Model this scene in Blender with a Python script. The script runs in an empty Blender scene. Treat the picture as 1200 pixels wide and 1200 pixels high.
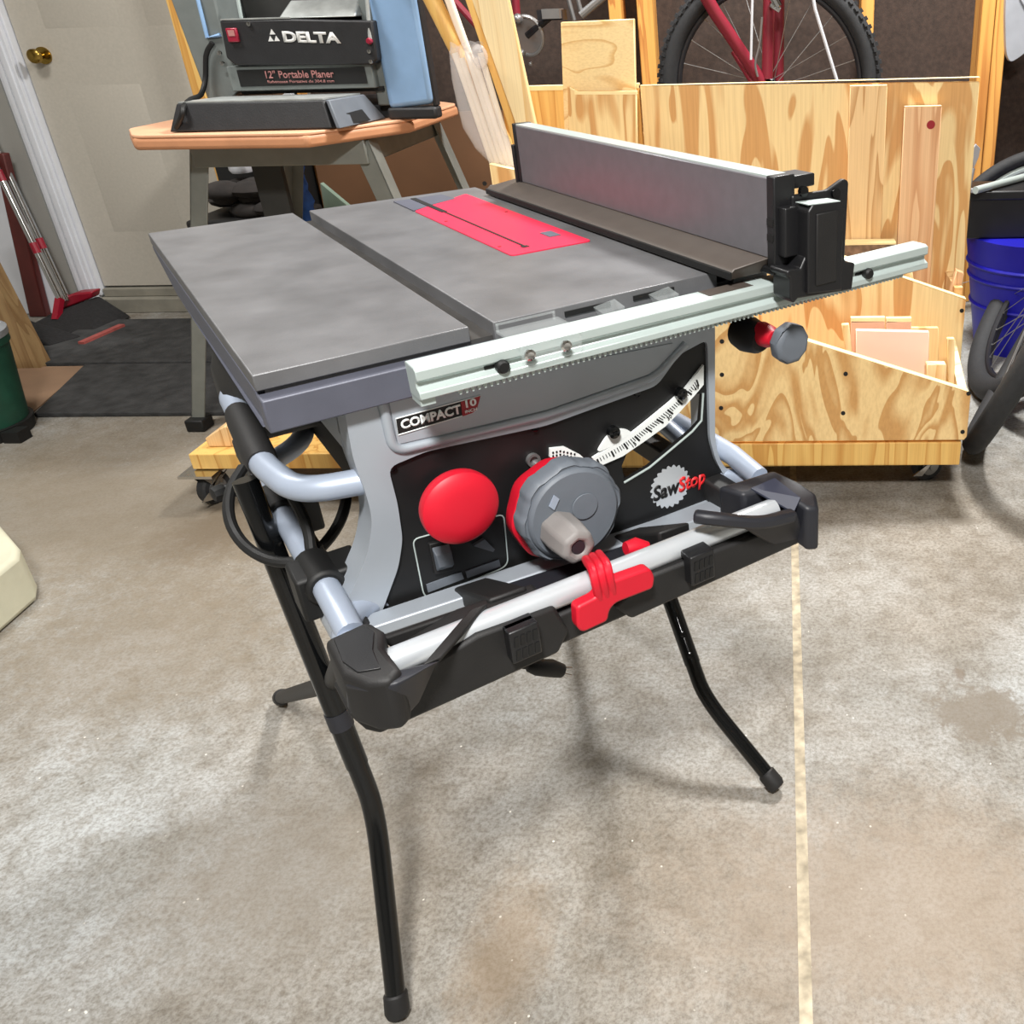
import bpy, bmesh, math, random
from mathutils import Vector, Matrix, Euler
random.seed(7)
SC = bpy.context.scene
COL = SC.collection
PI = math.pi

# ------------------------------------------------------------------ camera
FPX = 1061.21                       # focal length for a 1200 px frame
PPX, PPY = 872.16, 529.66           # where the optical axis meets the (cropped) frame
CAM = Vector((0.38553, -0.59671, 0.97028))
YAW, PITCH, ROLL = math.radians(-2.8661), math.radians(26.7501), math.radians(-1.6603)
def cam_axes():
    fwd = Vector((math.sin(YAW)*math.cos(PITCH), math.cos(YAW)*math.cos(PITCH), -math.sin(PITCH)))
    right = Vector((math.cos(YAW), -math.sin(YAW), 0))
    up = right.cross(fwd)
    c, s = math.cos(ROLL), math.sin(ROLL)
    return c*right + s*up, -s*right + c*up, fwd
RX, UP, FW = cam_axes()
cd = bpy.data.cameras.new('camera')
cam = bpy.data.objects.new('camera', cd); COL.objects.link(cam)
cd.sensor_width = 36; cd.sensor_fit = 'HORIZONTAL'; cd.lens = FPX/1200*36
cd.shift_x = -(PPX-600)/1200; cd.shift_y = (PPY-600)/1200
cd.clip_start = 0.02
cam.matrix_world = Matrix(((RX.x, UP.x, -FW.x, CAM.x), (RX.y, UP.y, -FW.y, CAM.y), (RX.z, UP.z, -FW.z, CAM.z), (0, 0, 0, 1)))
SC.camera = cam

# measuring helpers: a point of the photo on a real plane (garage axes / saw axes turned by 39 degrees)
SA = math.radians(39.0)
ROT = Matrix.Rotation(SA, 3, 'Z')
def G(px, py, ax, v):
    d = FW + RX*((px-PPX)/FPX) - UP*((py-PPY)/FPX)
    t = (v-CAM[ax])/d[ax]
    return CAM + d*t
CAMS = ROT.transposed() @ CAM
def S(px, py, ax, v):
    d = ROT.transposed() @ (FW + RX*((px-PPX)/FPX) - UP*((py-PPY)/FPX))
    t = (v-CAMS[ax])/d[ax]
    return CAMS + d*t
V = lambda *a: Vector(a)
TH = 0.7336      # saw table height

# ------------------------------------------------------------------ materials
def new_mat(name):
    m = bpy.data.materials.new(name); m.use_nodes = True
    nt = m.node_tree; b = nt.nodes['Principled BSDF']
    return m, nt, b
def srgb(r, g, b):
    f = lambda c: (c/255/12.92 if c/255 <= .04045 else ((c/255+.055)/1.055)**2.4)
    return (f(r), f(g), f(b), 1)
def plain(name, col, rough=.5, metal=0.0, var=.12, scale=25, bump=0.0, bscale=300, spec=.5, coat=0):
    """one colour with slight wear from noise"""
    m, nt, b = new_mat(name); N = nt.nodes; L = nt.links
    tc = N.new('ShaderNodeTexCoord'); no = N.new('ShaderNodeTexNoise')
    no.inputs['Scale'].default_value = scale; no.inputs['Detail'].default_value = 5
    L.new(tc.outputs['Object'], no.inputs['Vector'])
    r = N.new('ShaderNodeValToRGB')
    c = Vector(col[:3])
    r.color_ramp.elements[0].position = .3; r.color_ramp.elements[1].position = .75
    r.color_ramp.elements[0].color = (*(c*(1-var)), 1); r.color_ramp.elements[1].color = (*(c*(1+var)), 1)
    L.new(no.outputs['Fac'], r.inputs['Fac']); L.new(r.outputs['Color'], b.inputs['Base Color'])
    b.inputs['Roughness'].default_value = rough; b.inputs['Metallic'].default_value = metal
    b.inputs['Specular IOR Level'].default_value = spec
    if coat: b.inputs['Coat Weight'].default_value = coat; b.inputs['Coat Roughness'].default_value = .15
    if bump:
        n2 = N.new('ShaderNodeTexNoise'); n2.inputs['Scale'].default_value = bscale
        L.new(tc.outputs['Object'], n2.inputs['Vector'])
        bp = N.new('ShaderNodeBump'); bp.inputs['Strength'].default_value = bump; bp.inputs['Distance'].default_value = .002
        L.new(n2.outputs['Fac'], bp.inputs['Height']); L.new(bp.outputs['Normal'], b.inputs['Normal'])
    return m
def wood(name, light, dark, scale=(6, 6, 1.2), rings=7, dist=1.2, seed=0, rough=.55, contrast=(.35, .8)):
    """plain-sawn grain: contour lines of a stretched noise"""
    m, nt, b = new_mat(name); N = nt.nodes; L = nt.links
    tc = N.new('ShaderNodeTexCoord'); mp = N.new('ShaderNodeMapping')
    mp.inputs['Scale'].default_value = scale; mp.inputs['Location'].default_value = (seed*3.1, seed*1.7, seed*2.3)
    L.new(tc.outputs['Object'], mp.inputs['Vector'])
    no = N.new('ShaderNodeTexNoise'); no.inputs['Scale'].default_value = 1; no.inputs['Detail'].default_value = 2
    no.inputs['Roughness'].default_value = .45; no.inputs['Distortion'].default_value = dist
    L.new(mp.outputs['Vector'], no.inputs['Vector'])
    mu = N.new('ShaderNodeMath'); mu.operation = 'MULTIPLY'; mu.inputs[1].default_value = rings
    L.new(no.outputs['Fac'], mu.inputs[0])
    fr = N.new('ShaderNodeMath'); fr.operation = 'FRACT'; L.new(mu.outputs[0], fr.inputs[0])
    r = N.new('ShaderNodeValToRGB'); e = r.color_ramp.elements
    e[0].position = contrast[0]; e[0].color = light; e[1].position = contrast[1]; e[1].color = dark
    k = e.new(.97); k.color = dark; k = e.new(1.0); k.color = light
    L.new(fr.outputs[0], r.inputs['Fac'])
    # fine fibre
    m2 = N.new('ShaderNodeMapping'); m2.inputs['Scale'].default_value = tuple(s*14 if s > 2 else s*3 for s in scale)
    L.new(tc.outputs['Object'], m2.inputs['Vector'])
    n2 = N.new('ShaderNodeTexNoise'); n2.inputs['Scale'].default_value = 2; n2.inputs['Detail'].default_value = 4
    L.new(m2.outputs['Vector'], n2.inputs['Vector'])
    mx = N.new('ShaderNodeMix'); mx.data_type = 'RGBA'; mx.blend_type = 'MULTIPLY'; mx.inputs[0].default_value = .2
    r2 = N.new('ShaderNodeValToRGB'); r2.color_ramp.elements[0].position = .35; r2.color_ramp.elements[1].position = .6
    r2.color_ramp.elements[0].color = (.55, .45, .35, 1); r2.color_ramp.elements[1].color = (1, 1, 1, 1)
    L.new(n2.outputs['Fac'], r2.inputs['Fac'])
    L.new(r.outputs['Color'], mx.inputs[6]); L.new(r2.outputs['Color'], mx.inputs[7])
    L.new(mx.outputs[2], b.inputs['Base Color']); b.inputs['Roughness'].default_value = rough
    return m

M = {}
M['table'] = plain('graphite_table_metal', srgb(110, 110, 112), .45, .3, .2, 18, .08, 700)
M['apron'] = plain('table_casting_grey', srgb(90, 92, 104), .5, .2, .08, 30, .06, 700)
M['slot'] = plain('slot_floor_metal', srgb(80, 78, 76), .4, .5, .2, 40)
M['red'] = plain('insert_red_plastic', srgb(218, 40, 74), .45, 0, .06, 20)
M['redbright'] = plain('bright_red_plastic', srgb(200, 14, 40), .5, 0, .05, 20)
M['alu'] = plain('pale_anodised_aluminium', srgb(184, 196, 193), .35, .25, .03, 30)
M['fence'] = plain('fence_face_aluminium', srgb(122, 121, 126), .42, .5, .06, 60, .04, 900)
M['taupe'] = plain('fence_shelf_taupe', srgb(80, 72, 66), .5, .1, .1, 40)
M['black'] = plain('black_plastic', srgb(22, 22, 24), .42, 0, .15, 40, .05, 900)
M['blackm'] = plain('matt_black_plastic', srgb(25, 24, 24), .6, 0, .15, 40, .1, 900)
M['panel'] = plain('black_control_panel', srgb(18, 18, 19), .5, 0, .2, 40, .05, 1200)
M['shroud'] = plain('dark_shroud', srgb(28, 27, 25), .7, 0, .2, 20)
M['gloss'] = plain('black_gloss_tube', srgb(10, 11, 12), .13, 0, .1, 20, spec=.45)
M['slate'] = plain('slate_recess', srgb(50, 53, 68), .5, 0, .08, 20)
M['frame'] = plain('saw_frame_grey', srgb(165, 172, 180), .38, .25, .04, 20, .04, 900)
M['bluegrey'] = plain('saw_handle_grey_blue', srgb(158, 168, 184), .38, .2, .05, 20)
M['silver'] = plain('silver_tube', srgb(205, 210, 215), .3, .4, .04, 20)
M['capdark'] = plain('corner_cap_slate', srgb(34, 35, 41), .5, 0, .12, 30, .04, 900)
M['wheelgrey'] = plain('handwheel_grey', srgb(100, 106, 114), .55, 0, .08, 30, .05, 700)
M['crank'] = plain('crank_grey', srgb(128, 124, 122), .55, 0, .08, 30)
M['white'] = plain('white_print', srgb(236, 240, 238), .5, 0, .02, 20)
M['ink'] = plain('black_print', srgb(12, 12, 12), .6, 0, .02, 20)
M['redprint'] = plain('red_print', srgb(222, 36, 40), .5, 0, .02, 20)
M['badge_red'] = plain('dark_red_badge', srgb(150, 26, 36), .5, 0, .05, 20)
M['chrome'] = plain('chrome', srgb(205, 205, 205), .15, 1, .03, 20)
M['brass'] = plain('brass_knob_metal', srgb(170, 140, 70), .2, 1, .08, 30)
M['rubber'] = plain('tyre_rubber', srgb(40, 41, 43), .75, 0, .15, 80, .3, 400)
M['bikered'] = plain('bike_red_paint', srgb(126, 30, 46), .45, 0, .08, 15)
M['rim'] = plain('dark_rim', srgb(38, 38, 42), .4, .3, .1, 20)
M['steel'] = plain('grey_steel', srgb(150, 150, 150), .35, .7, .08, 30)
M['trimw'] = plain('white_trim_paint', srgb(205, 207, 212), .5, 0, .04, 10, .03, 100)
M['door'] = plain('beige_door_paint', srgb(178, 172, 160), .6, 0, .05, 120, .05, 400)
M['wallp'] = plain('grey_plaster', srgb(150, 148, 142), .85, 0, .06, 4, .2, 90)
M['ceil'] = plain('ceiling_board', srgb(205, 200, 190), .9, 0, .05, 3)
M['backboard'] = plain('dark_fibreboard', srgb(60, 47, 40), .9, 0, .3, 70, .3, 200)
M['brownply'] = plain('brown_board', srgb(102, 70, 44), .8, 0, .12, 6)
M['ply'] = wood('plywood', srgb(244, 214, 156), srgb(214, 162, 100), (9, 6, 1.3), 4.6, 1.5, 1, contrast=(.52, .72))
M['plyrot'] = wood('plywood_panel', srgb(240, 206, 146), srgb(206, 156, 94), (8, 6, 3.0), 6, 1.5, 4, contrast=(.35, .8))
M['plypale'] = wood('pale_plywood', srgb(250, 222, 164), srgb(228, 186, 122), (5, 5, 10), 5, .8, 6, contrast=(.72, .93))
M['pine'] = wood('pine_board', srgb(238, 200, 146), srgb(202, 152, 96), (18, 18, 1.6), 5, .6, 9, contrast=(.5, .95))
M['pine2'] = wood('pinkish_pine', srgb(236, 192, 146), srgb(212, 158, 112), (26, 26, 1.2), 4, .4, 11, contrast=(.5, .95))
M['pinelight'] = wood('pale_pine', srgb(246, 222, 172), srgb(228, 188, 126), (16, 16, 1.0), 4, .5, 13, contrast=(.5, .95))
M['pineyellow'] = wood('yellow_pine', srgb(232, 188, 108), srgb(206, 150, 74), (22, 22, 1.0), 4, .4, 14, contrast=(.5, .95))
M['stud'] = wood('stud_orange_pine', srgb(224, 164, 84), srgb(188, 122, 56), (24, 24, 1.2), 4, .5, 17, contrast=(.45, .95))
M['edge'] = plain('pale_ply_edge', srgb(252, 228, 170), .6, 0, .05, 40)
M['paleboard'] = plain('pale_pink_board', srgb(240, 216, 198), .7, 0, .03, 12)
M['pinkboard'] = plain('pink_board_edge', srgb(226, 178, 148), .7, 0, .06, 25)
M['bark'] = plain('rough_bark', srgb(130, 104, 82), .9, 0, .5, 60, .5, 90)
M['redwood'] = plain('reddish_brown_post', srgb(82, 30, 26), .45, 0, .2, 14)
M['tan'] = wood('worn_tan_board', srgb(160, 132, 92), srgb(136, 106, 70), (20, 20, 2), 4, .6, 19, contrast=(.4, .95))
M['mat'] = plain('dark_floor_mat', srgb(54, 54, 54), .95, 0, .45, 26, .6, 160)
M['cardboard'] = plain('brown_cardboard', srgb(140, 112, 88), .9, 0, .12, 8)
M['concrete2'] = plain('sill_concrete', srgb(128, 124, 112), .9, 0, .18, 14, .3, 80)
M['cream'] = plain('cream_block', srgb(190, 188, 166), .8, 0, .1, 12, .3, 60)
M['green'] = plain('green_bucket_plastic', srgb(34, 84, 66), .5, 0, .2, 25)
M['lid'] = plain('grey_lid', srgb(150, 154, 158), .5, .1, .2, 30)
M['bluebin'] = plain('blue_bin_plastic', srgb(22, 20, 150), .4, 0, .1, 10)
M['bluebag'] = plain('blue_cloth', srgb(52, 104, 196), .7, 0, .25, 40)
M['tabletop'] = plain('salmon_table_top', srgb(226, 172, 136), .5, 0, .06, 20)
M['tableedge'] = plain('orange_table_edge', srgb(198, 140, 102), .5, 0, .08, 20)
M['standgrey'] = plain('grey_green_stand_steel', srgb(126, 128, 122), .5, .3, .1, 25)
M['standdark'] = plain('dark_stand_steel', srgb(52, 52, 50), .6, .2, .12, 25)
M['planergrey'] = plain('planer_grey_paint', srgb(112, 118, 116), .55, .1, .1, 30)
M['planerblue'] = plain('planer_pale_blue_paint', srgb(136, 170, 208), .45, .1, .05, 30)
M['planertop'] = plain('worn_feed_table_metal', srgb(176, 180, 178), .4, .4, .18, 40)
M['planerblk'] = plain('planer_black', srgb(32, 32, 34), .55, 0, .18, 40, .15, 300)
M['redlens'] = plain('red_switch', srgb(150, 34, 56), .3, 0, .1, 40)
M['faded'] = plain('faded_red_print', srgb(176, 120, 116), .6, 0, .15, 100)
M['dim_white'] = plain('silver_print', srgb(220, 220, 218), .5, 0, .05, 40)
M['broomred'] = plain('broom_red_plastic', srgb(132, 12, 34), .4, 0, .08, 30)
M['bristle'] = plain('black_bristles', srgb(24, 23, 24), .9, 0, .4, 90, .6, 200)
M['pinkbr'] = plain('worn_red_edge', srgb(150, 72, 66), .8, 0, .2, 60)
M['darkcloth'] = plain('dark_cloth', srgb(46, 42, 40), .95, 0, .3, 20, .4, 60)
M['palegreen'] = plain('pale_green_cloth', srgb(130, 150, 134), .9, 0, .1, 20)
M['dowel'] = plain('pale_dowel_wood', srgb(240, 224, 204), .6, 0, .05, 30)
M['greyblade'] = plain('grey_plastic', srgb(160, 163, 170), .5, .1, .08, 20)
M['joint'] = plain('joint_filler', srgb(176, 164, 142), .9, 0, .45, 45, .4, 120)

def clear_mat(name, tint, a, rough=.1):
    m, nt, b = new_mat(name); N = nt.nodes; L = nt.links
    tr = N.new('ShaderNodeBsdfTransparent'); mix = N.new('ShaderNodeMixShader'); mix.inputs[0].default_value = a
    b.inputs['Base Color'].default_value = tint; b.inputs['Roughness'].default_value = rough
    L.new(tr.outputs[0], mix.inputs[1]); L.new(b.outputs[0], mix.inputs[2])
    L.new(mix.outputs[0], N['Material Output'].inputs['Surface'])
    return m
M['clear'] = clear_mat('clear_plastic', srgb(225, 232, 232), .10)
M['bag'] = clear_mat('cloudy_plastic_bag', srgb(240, 234, 232), .27, .25)

def floor_mat():
    m, nt, b = new_mat('garage_concrete'); N = nt.nodes; L = nt.links
    tc = N.new('ShaderNodeTexCoord')
    def noise(sc, det, rough=.6, dist=0):
        n = N.new('ShaderNodeTexNoise'); n.inputs['Scale'].default_value = sc; n.inputs['Detail'].default_value = det
        n.inputs['Roughness'].default_value = rough; n.inputs['Distortion'].default_value = dist
        L.new(tc.outputs['Object'], n.inputs['Vector']); return n
    def ramp(src, p0, c0, p1, c1):
        r = N.new('ShaderNodeValToRGB'); e = r.color_ramp.elements
        e[0].position = p0; e[0].color = c0; e[1].position = p1; e[1].color = c1
        L.new(src, r.inputs['Fac']); return r
    def mix(kind, fac, a, c):
        x = N.new('ShaderNodeMix'); x.data_type = 'RGBA'; x.blend_type = kind
        if isinstance(fac, float): x.inputs[0].default_value = fac
        else: L.new(fac, x.inputs[0])
        L.new(a, x.inputs[6]); L.new(c, x.inputs[7]); return x.outputs[2]
    big = ramp(noise(1.5, 5, .55, .5).outputs['Fac'], .36, srgb(152, 146, 136), .62, srgb(170, 173, 173))
    med = ramp(noise(6, 7, .62, .5).outputs['Fac'], .36, srgb(208, 202, 192), .6, (1, 1, 1, 1))
    c = mix('MULTIPLY', .75, big.outputs['Color'], med.outputs['Color'])
    m2 = ramp(noise(28, 6, .7, .3).outputs['Fac'], .34, srgb(196, 186, 172), .56, (1, 1, 1, 1))
    c = mix('MULTIPLY', .6, c, m2.outputs['Color'])
    fine = ramp(noise(170, 4, .75).outputs['Fac'], .36, srgb(170, 160, 148), .58, (1, 1, 1, 1))
    c = mix('MULTIPLY', .7, c, fine.outputs['Color'])
    # pale flecks and dark pits
    vo = N.new('ShaderNodeTexVoronoi'); vo.inputs['Scale'].default_value = 60; L.new(tc.outputs['Object'], vo.inputs['Vector'])
    fl = ramp(vo.outputs['Distance'], .06, (1, 1, 1, 1), .11, (0, 0, 0, 1))
    pick = ramp(noise(30, 2).outputs['Fac'], .60, (0, 0, 0, 1), .63, (1, 1, 1, 1))
    k = mix('MULTIPLY', 1.0, fl.outputs['Color'], pick.outputs['Color'])
    wh = N.new('ShaderNodeRGB'); wh.outputs[0].default_value = srgb(226, 222, 212)
    c = mix('MIX', k, c, wh.outputs[0])
    vo2 = N.new('ShaderNodeTexVoronoi'); vo2.inputs['Scale'].default_value = 35; L.new(tc.outputs['Object'], vo2.inputs['Vector'])
    f2 = ramp(vo2.outputs['Distance'], .07, (1, 1, 1, 1), .16, (0, 0, 0, 1))
    p2 = ramp(noise(14, 3, .6).outputs['Fac'], .60, (0, 0, 0, 1), .66, (1, 1, 1, 1))
    k2 = mix('MULTIPLY', 1.0, f2.outputs['Color'], p2.outputs['Color'])
    dk = N.new('ShaderNodeRGB'); dk.outputs[0].default_value = srgb(104, 97, 86)
    c = mix('MIX', k2, c, dk.outputs[0])
    # ragged oily stains at fixed places
    def stain(x, y, rx, ry, col, amt, edge=.35):
        nonlocal c
        mp = N.new('ShaderNodeMapping'); mp.vector_type = 'TEXTURE'
        mp.inputs['Location'].default_value = (x, y, 0); mp.inputs['Scale'].default_value = (rx, ry, 1)
        L.new(tc.outputs['Object'], mp.inputs['Vector'])
        ln = N.new('ShaderNodeVectorMath'); ln.operation = 'LENGTH'; L.new(mp.outputs['Vector'], ln.inputs[0])
        n = noise(38, 7, .75, .8)
        ad = N.new('ShaderNodeMath'); ad.operation = 'MULTIPLY_ADD'; ad.inputs[1].default_value = 1.7
        L.new(n.outputs['Fac'], ad.inputs[0]); L.new(ln.outputs['Value'], ad.inputs[2])
        r = ramp(ad.outputs[0], .0, (amt, amt, amt, 1), 1.0, (0, 0, 0, 1))
        r.color_ramp.elements[0].position = .5
        r2 = N.new('ShaderNodeMapRange'); r2.inputs[1].default_value = 1.3; r2.inputs[2].default_value = 1.3+edge
        r2.inputs[3].default_value = amt; r2.inputs[4].default_value = 0
        L.new(ad.outputs[0], r2.inputs[0])
        dc = N.new('ShaderNodeRGB'); dc.outputs[0].default_value = col
        c = mix('MIX', r2.outputs[0], c, dc.outputs[0])
    a = G(1150, 835, 2, 0); stain(a.x, a.y, .12, .10, srgb(110, 100, 86), .75, .25); a = G(1125, 790, 2, 0); stain(a.x, a.y, .012, .03, srgb(104, 92, 78), .8)
    a = G(1130, 610, 2, 0); stain(a.x, a.y, .05, .02, srgb(120, 112, 100), .7)
    a = G(330, 760, 2, 0); stain(a.x-.25, a.y-.0, .30, .22, srgb(120, 108, 90), .6, .9)
    a = G(120, 590, 2, 0); stain(a.x, a.y, .7, .45, srgb(124, 113, 96), .75, 1.0)
    a = G(250, 620, 2, 0); stain(a.x, a.y, .10, .12, srgb(104, 90, 72), .6, .9)
    a = G(1050, 1060, 2, 0); stain(a.x, a.y, .28, .16, srgb(146, 130, 112), .6, .9); a = G(590, 1120, 2, 0); stain(a.x, a.y, .05, .10, srgb(140, 120, 96), .5, .9); a = G(330, 1020, 2, 0); stain(a.x, a.y, .16, .14, srgb(132, 122, 108), .6, 1.0)
    L.new(c, b.inputs['Base Color']); b.inputs['Roughness'].default_value = .62
    bp = N.new('ShaderNodeBump'); bp.inputs['Strength'].default_value = .25; bp.inputs['Distance'].default_value = .003
    L.new(noise(70, 6, .7).outputs['Fac'], bp.inputs['Height']); L.new(bp.outputs['Normal'], b.inputs['Normal'])
    return m
M['floor'] = floor_mat()

# ------------------------------------------------------------------ mesh building
ORG = {}
class MB:
    def __init__(s): s.bm = bmesh.new()
    def face(s, pts):
        return s.bm.faces.new([s.bm.verts.new(p) for p in pts])
    def box(s, c, size, R=None):
        c = Vector(c); h = Vector(size)/2; vs = []
        for x in (-1, 1):
            for y in (-1, 1):
                for z in (-1, 1):
                    p = Vector((x*h.x, y*h.y, z*h.z)); p = R @ p if R else p
                    vs.append(s.bm.verts.new(c+p))
        for q in ((0, 1, 3, 2), (4, 6, 7, 5), (0, 4, 5, 1), (2, 3, 7, 6), (0, 2, 6, 4), (1, 5, 7, 3)):
            s.bm.faces.new([vs[i] for i in q])
        return s
    def bb(s, lo, hi):
        lo = Vector(lo); hi = Vector(hi); return s.box((lo+hi)/2, hi-lo)
    def hexa(s, a, b):
        """two quads (lists of 4 points) joined to a solid"""
        va = [s.bm.verts.new(p) for p in a]; vb = [s.bm.verts.new(p) for p in b]
        n = len(va)
        s.bm.faces.new(va); s.bm.faces.new(vb[::-1])
        for i in range(n): s.bm.faces.new((va[i], va[(i+1) % n], vb[(i+1) % n], vb[i]))
        return s
    def prism(s, pts, vec, holes=()):
        vec = Vector(vec)
        if not holes: return s.hexa([Vector(p) for p in pts], [Vector(p)+vec for p in pts])
        t = bmesh.new(); es = []; 
        for lp in [pts]+list(holes):
            vs = [t.verts.new(p) for p in lp]
            es += [t.edges.new((vs[i], vs[(i+1) % len(vs)])) for i in range(len(vs))]
        bmesh.ops.triangle_fill(t, use_beauty=True, use_dissolve=False, edges=es)
        fs = t.faces[:]
        r = bmesh.ops.extrude_face_region(t, geom=fs)
        nv = [g for g in r['geom'] if isinstance(g, bmesh.types.BMVert)]
        for v in nv: v.co += vec
        # extrude keeps the first faces
        me = bpy.data.meshes.new('tmp'); t.to_mesh(me); t.free(); s.bm.from_mesh(me); bpy.data.meshes.remove(me)
        return s
    def tube(s, pts, r, n=14, caps=True, closed=False):
        pts = [Vector(p) for p in pts]; k = len(pts)
        rr = r if isinstance(r, (list, tuple)) else [r]*k
        T = []
        for i in range(k):
            a = pts[(i-1) % k] if (closed or i) else pts[0]
            b = pts[(i+1) % k] if (closed or i < k-1) else pts[-1]
            T.append((b-a).normalized())
        up = Vector((0, 0, 1)) if abs(T[0].z) < .9 else Vector((1, 0, 0))
        u = (up - T[0]*up.dot(T[0])).normalized(); rings = []
        for i in range(k):
            u = (u - T[i]*u.dot(T[i])).normalized(); w = T[i].cross(u)
            rings.append([s.bm.verts.new(pts[i]+(u*math.cos(2*PI*j/n)+w*math.sin(2*PI*j/n))*rr[i]) for j in range(n)])
        for i in range(k if closed else k-1):
            A, B = rings[i], rings[(i+1) % k]
            for j in range(n): s.bm.faces.new((A[j], A[(j+1) % n], B[(j+1) % n], B[j]))
        if caps and not closed:
            s.bm.faces.new(rings[0][::-1]); s.bm.faces.new(rings[-1])
        return s
    def strip(s, pts, w, h, up=(0, 0, 1)):
        """flat bar swept along a path: w across, h along up"""
        pts = [Vector(p) for p in pts]; up = Vector(up); rings = []
        for i, p in enumerate(pts):
            t = (pts[min(i+1, len(pts)-1)]-pts[max(i-1, 0)]).normalized()
            a = t.cross(up).normalized()*w/2; b = a.cross(t).normalized()*h/2
            rings.append([s.bm.verts.new(p+q) for q in (-a-b, a-b, a+b, -a+b)])
        for A, B in zip(rings, rings[1:]):
            for j in range(4): s.bm.faces.new((A[j], A[(j+1) % 4], B[(j+1) % 4], B[j]))
        s.bm.faces.new(rings[0][::-1]); s.bm.faces.new(rings[-1]); return s
    def lathe(s, prof, o, axis, n=40, scal=None):
        """profile (r, h) turned about axis through o"""
        o = Vector(o); ax = Vector(axis).normalized()
        e = Vector((0, 0, 1)) if abs(ax.z) < .9 else Vector((1, 0, 0))
        u = (e-ax*e.dot(ax)).normalized(); w = ax.cross(u); rings = []
        for r, h in prof:
            if r < 1e-6: rings.append([s.bm.verts.new(o+ax*h)]); continue
            rings.append([])
            for j in range(n):
                a = 2*PI*j/n; q = r*(scal(a) if scal else 1)
                rings[-1].append(s.bm.verts.new(o+ax*h+(u*math.cos(a)+w*math.sin(a))*q))
        for A, B in zip(rings, rings[1:]):
            for j in range(n):
                k = (j+1) % n
                if len(A) == 1 and len(B) == 1: continue
                if len(A) == 1: s.bm.faces.new((A[0], B[j], B[k]))
                elif len(B) == 1: s.bm.faces.new((A[j], A[k], B[0]))
                else: s.bm.faces.new((A[j], A[k], B[k], B[j]))
        if len(rings[0]) > 1: s.bm.faces.new(rings[0][::-1])
        if len(rings[-1]) > 1: s.bm.faces.new(rings[-1])
        return s
    def ball(s, c, r, sc=(1, 1, 1), sub=2):
        mt = Matrix.Translation(Vector(c)) @ Matrix.Diagonal((*[r*k for k in sc], 1))
        bmesh.ops.create_icosphere(s.bm, subdivisions=sub, radius=1, matrix=mt); return s
    def torus(s, c, axis, R, r, n=72, m=14, a0=0, a1=2*PI):
        c = Vector(c); ax = Vector(axis).normalized()
        e = Vector((0, 0, 1)) if abs(ax.z) < .9 else Vector((1, 0, 0))
        u = (e-ax*e.dot(ax)).normalized(); w = ax.cross(u)
        full = abs(a1-a0-2*PI) < 1e-6
        P = [c+(u*math.cos(a0+(a1-a0)*i/n)+w*math.sin(a0+(a1-a0)*i/n))*R for i in range(n if full else n+1)]
        return s.tube(P, r, m, closed=full)
    def build(s, name, mat, parent=None, bevel=0, seg=2, smooth=True, auto=35, org=None):
        bmesh.ops.remove_doubles(s.bm, verts=s.bm.verts, dist=1e-6)
        bmesh.ops.recalc_face_normals(s.bm, faces=s.bm.faces)
        o0 = org if org is not None else (ORG[parent.name] if parent else Vector())
        for v in s.bm.verts: v.co -= o0
        me = bpy.data.meshes.new(name); s.bm.to_mesh(me); s.bm.free()
        me.materials.append(M[mat] if isinstance(mat, str) else mat)
        if smooth:
            me.polygons.foreach_set('use_smooth', [True]*len(me.polygons))
            try: me.set_sharp_from_angle(angle=math.radians(auto))
            except Exception: pass
        ob = bpy.data.objects.new(name, me); COL.objects.link(ob)
        if parent:
            ob.parent = parent; ORG[ob.name] = ORG[parent.name]
        else:
            ob.location = o0; ORG[ob.name] = o0
        if bevel:
            b = ob.modifiers.new('bevel', 'BEVEL'); b.width = bevel; b.segments = seg; b.limit_method = 'ANGLE'
            b.angle_limit = math.radians(40); b.harden_normals = False
        return ob
def bez(pts, r=.03, n=6):
    """round the corners of a polyline"""
    pts = [Vector(p) for p in pts]; out = [pts[0]]
    for i in range(1, len(pts)-1):
        a, b, c = pts[i-1], pts[i], pts[i+1]
        d1 = min(r, (a-b).length*.49); d2 = min(r, (c-b).length*.49)
        p = b+(a-b).normalized()*d1; q = b+(c-b).normalized()*d2
        for k in range(n+1):
            t = k/n; out.append(p*(1-t)**2+b*2*t*(1-t)+q*t*t)
    out.append(pts[-1]); return out
def rpoly(pts, r=.008, n=4):
    pts = [Vector(p) for p in pts]; k = len(pts); out = []
    for i in range(k):
        a, b, c = pts[i-1], pts[i], pts[(i+1) % k]
        d1 = min(r, (a-b).length*.45); d2 = min(r, (c-b).length*.45)
        p = b+(a-b).normalized()*d1; q = b+(c-b).normalized()*d2
        for j in range(n+1):
            t = j/n; out.append(p*(1-t)**2+b*2*t*(1-t)+q*t*t)
    return out
def tag(o, label, cat, group=None, kind=None):
    o['label'] = label; o['category'] = cat
    if group: o['group'] = group
    if kind: o['kind'] = kind
    return o
def thing(name, loc, label, cat, group=None, saw=False):
    o = bpy.data.objects.new(name, None); COL.objects.link(o); loc = Vector(loc)
    o.empty_display_size = .05
    if saw: o.location = ROT @ loc; o.rotation_euler = (0, 0, SA)
    else: o.location = loc
    ORG[o.name] = loc
    return tag(o, label, cat, group)
def struct(o):
    o['kind'] = 'structure'; return o
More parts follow.
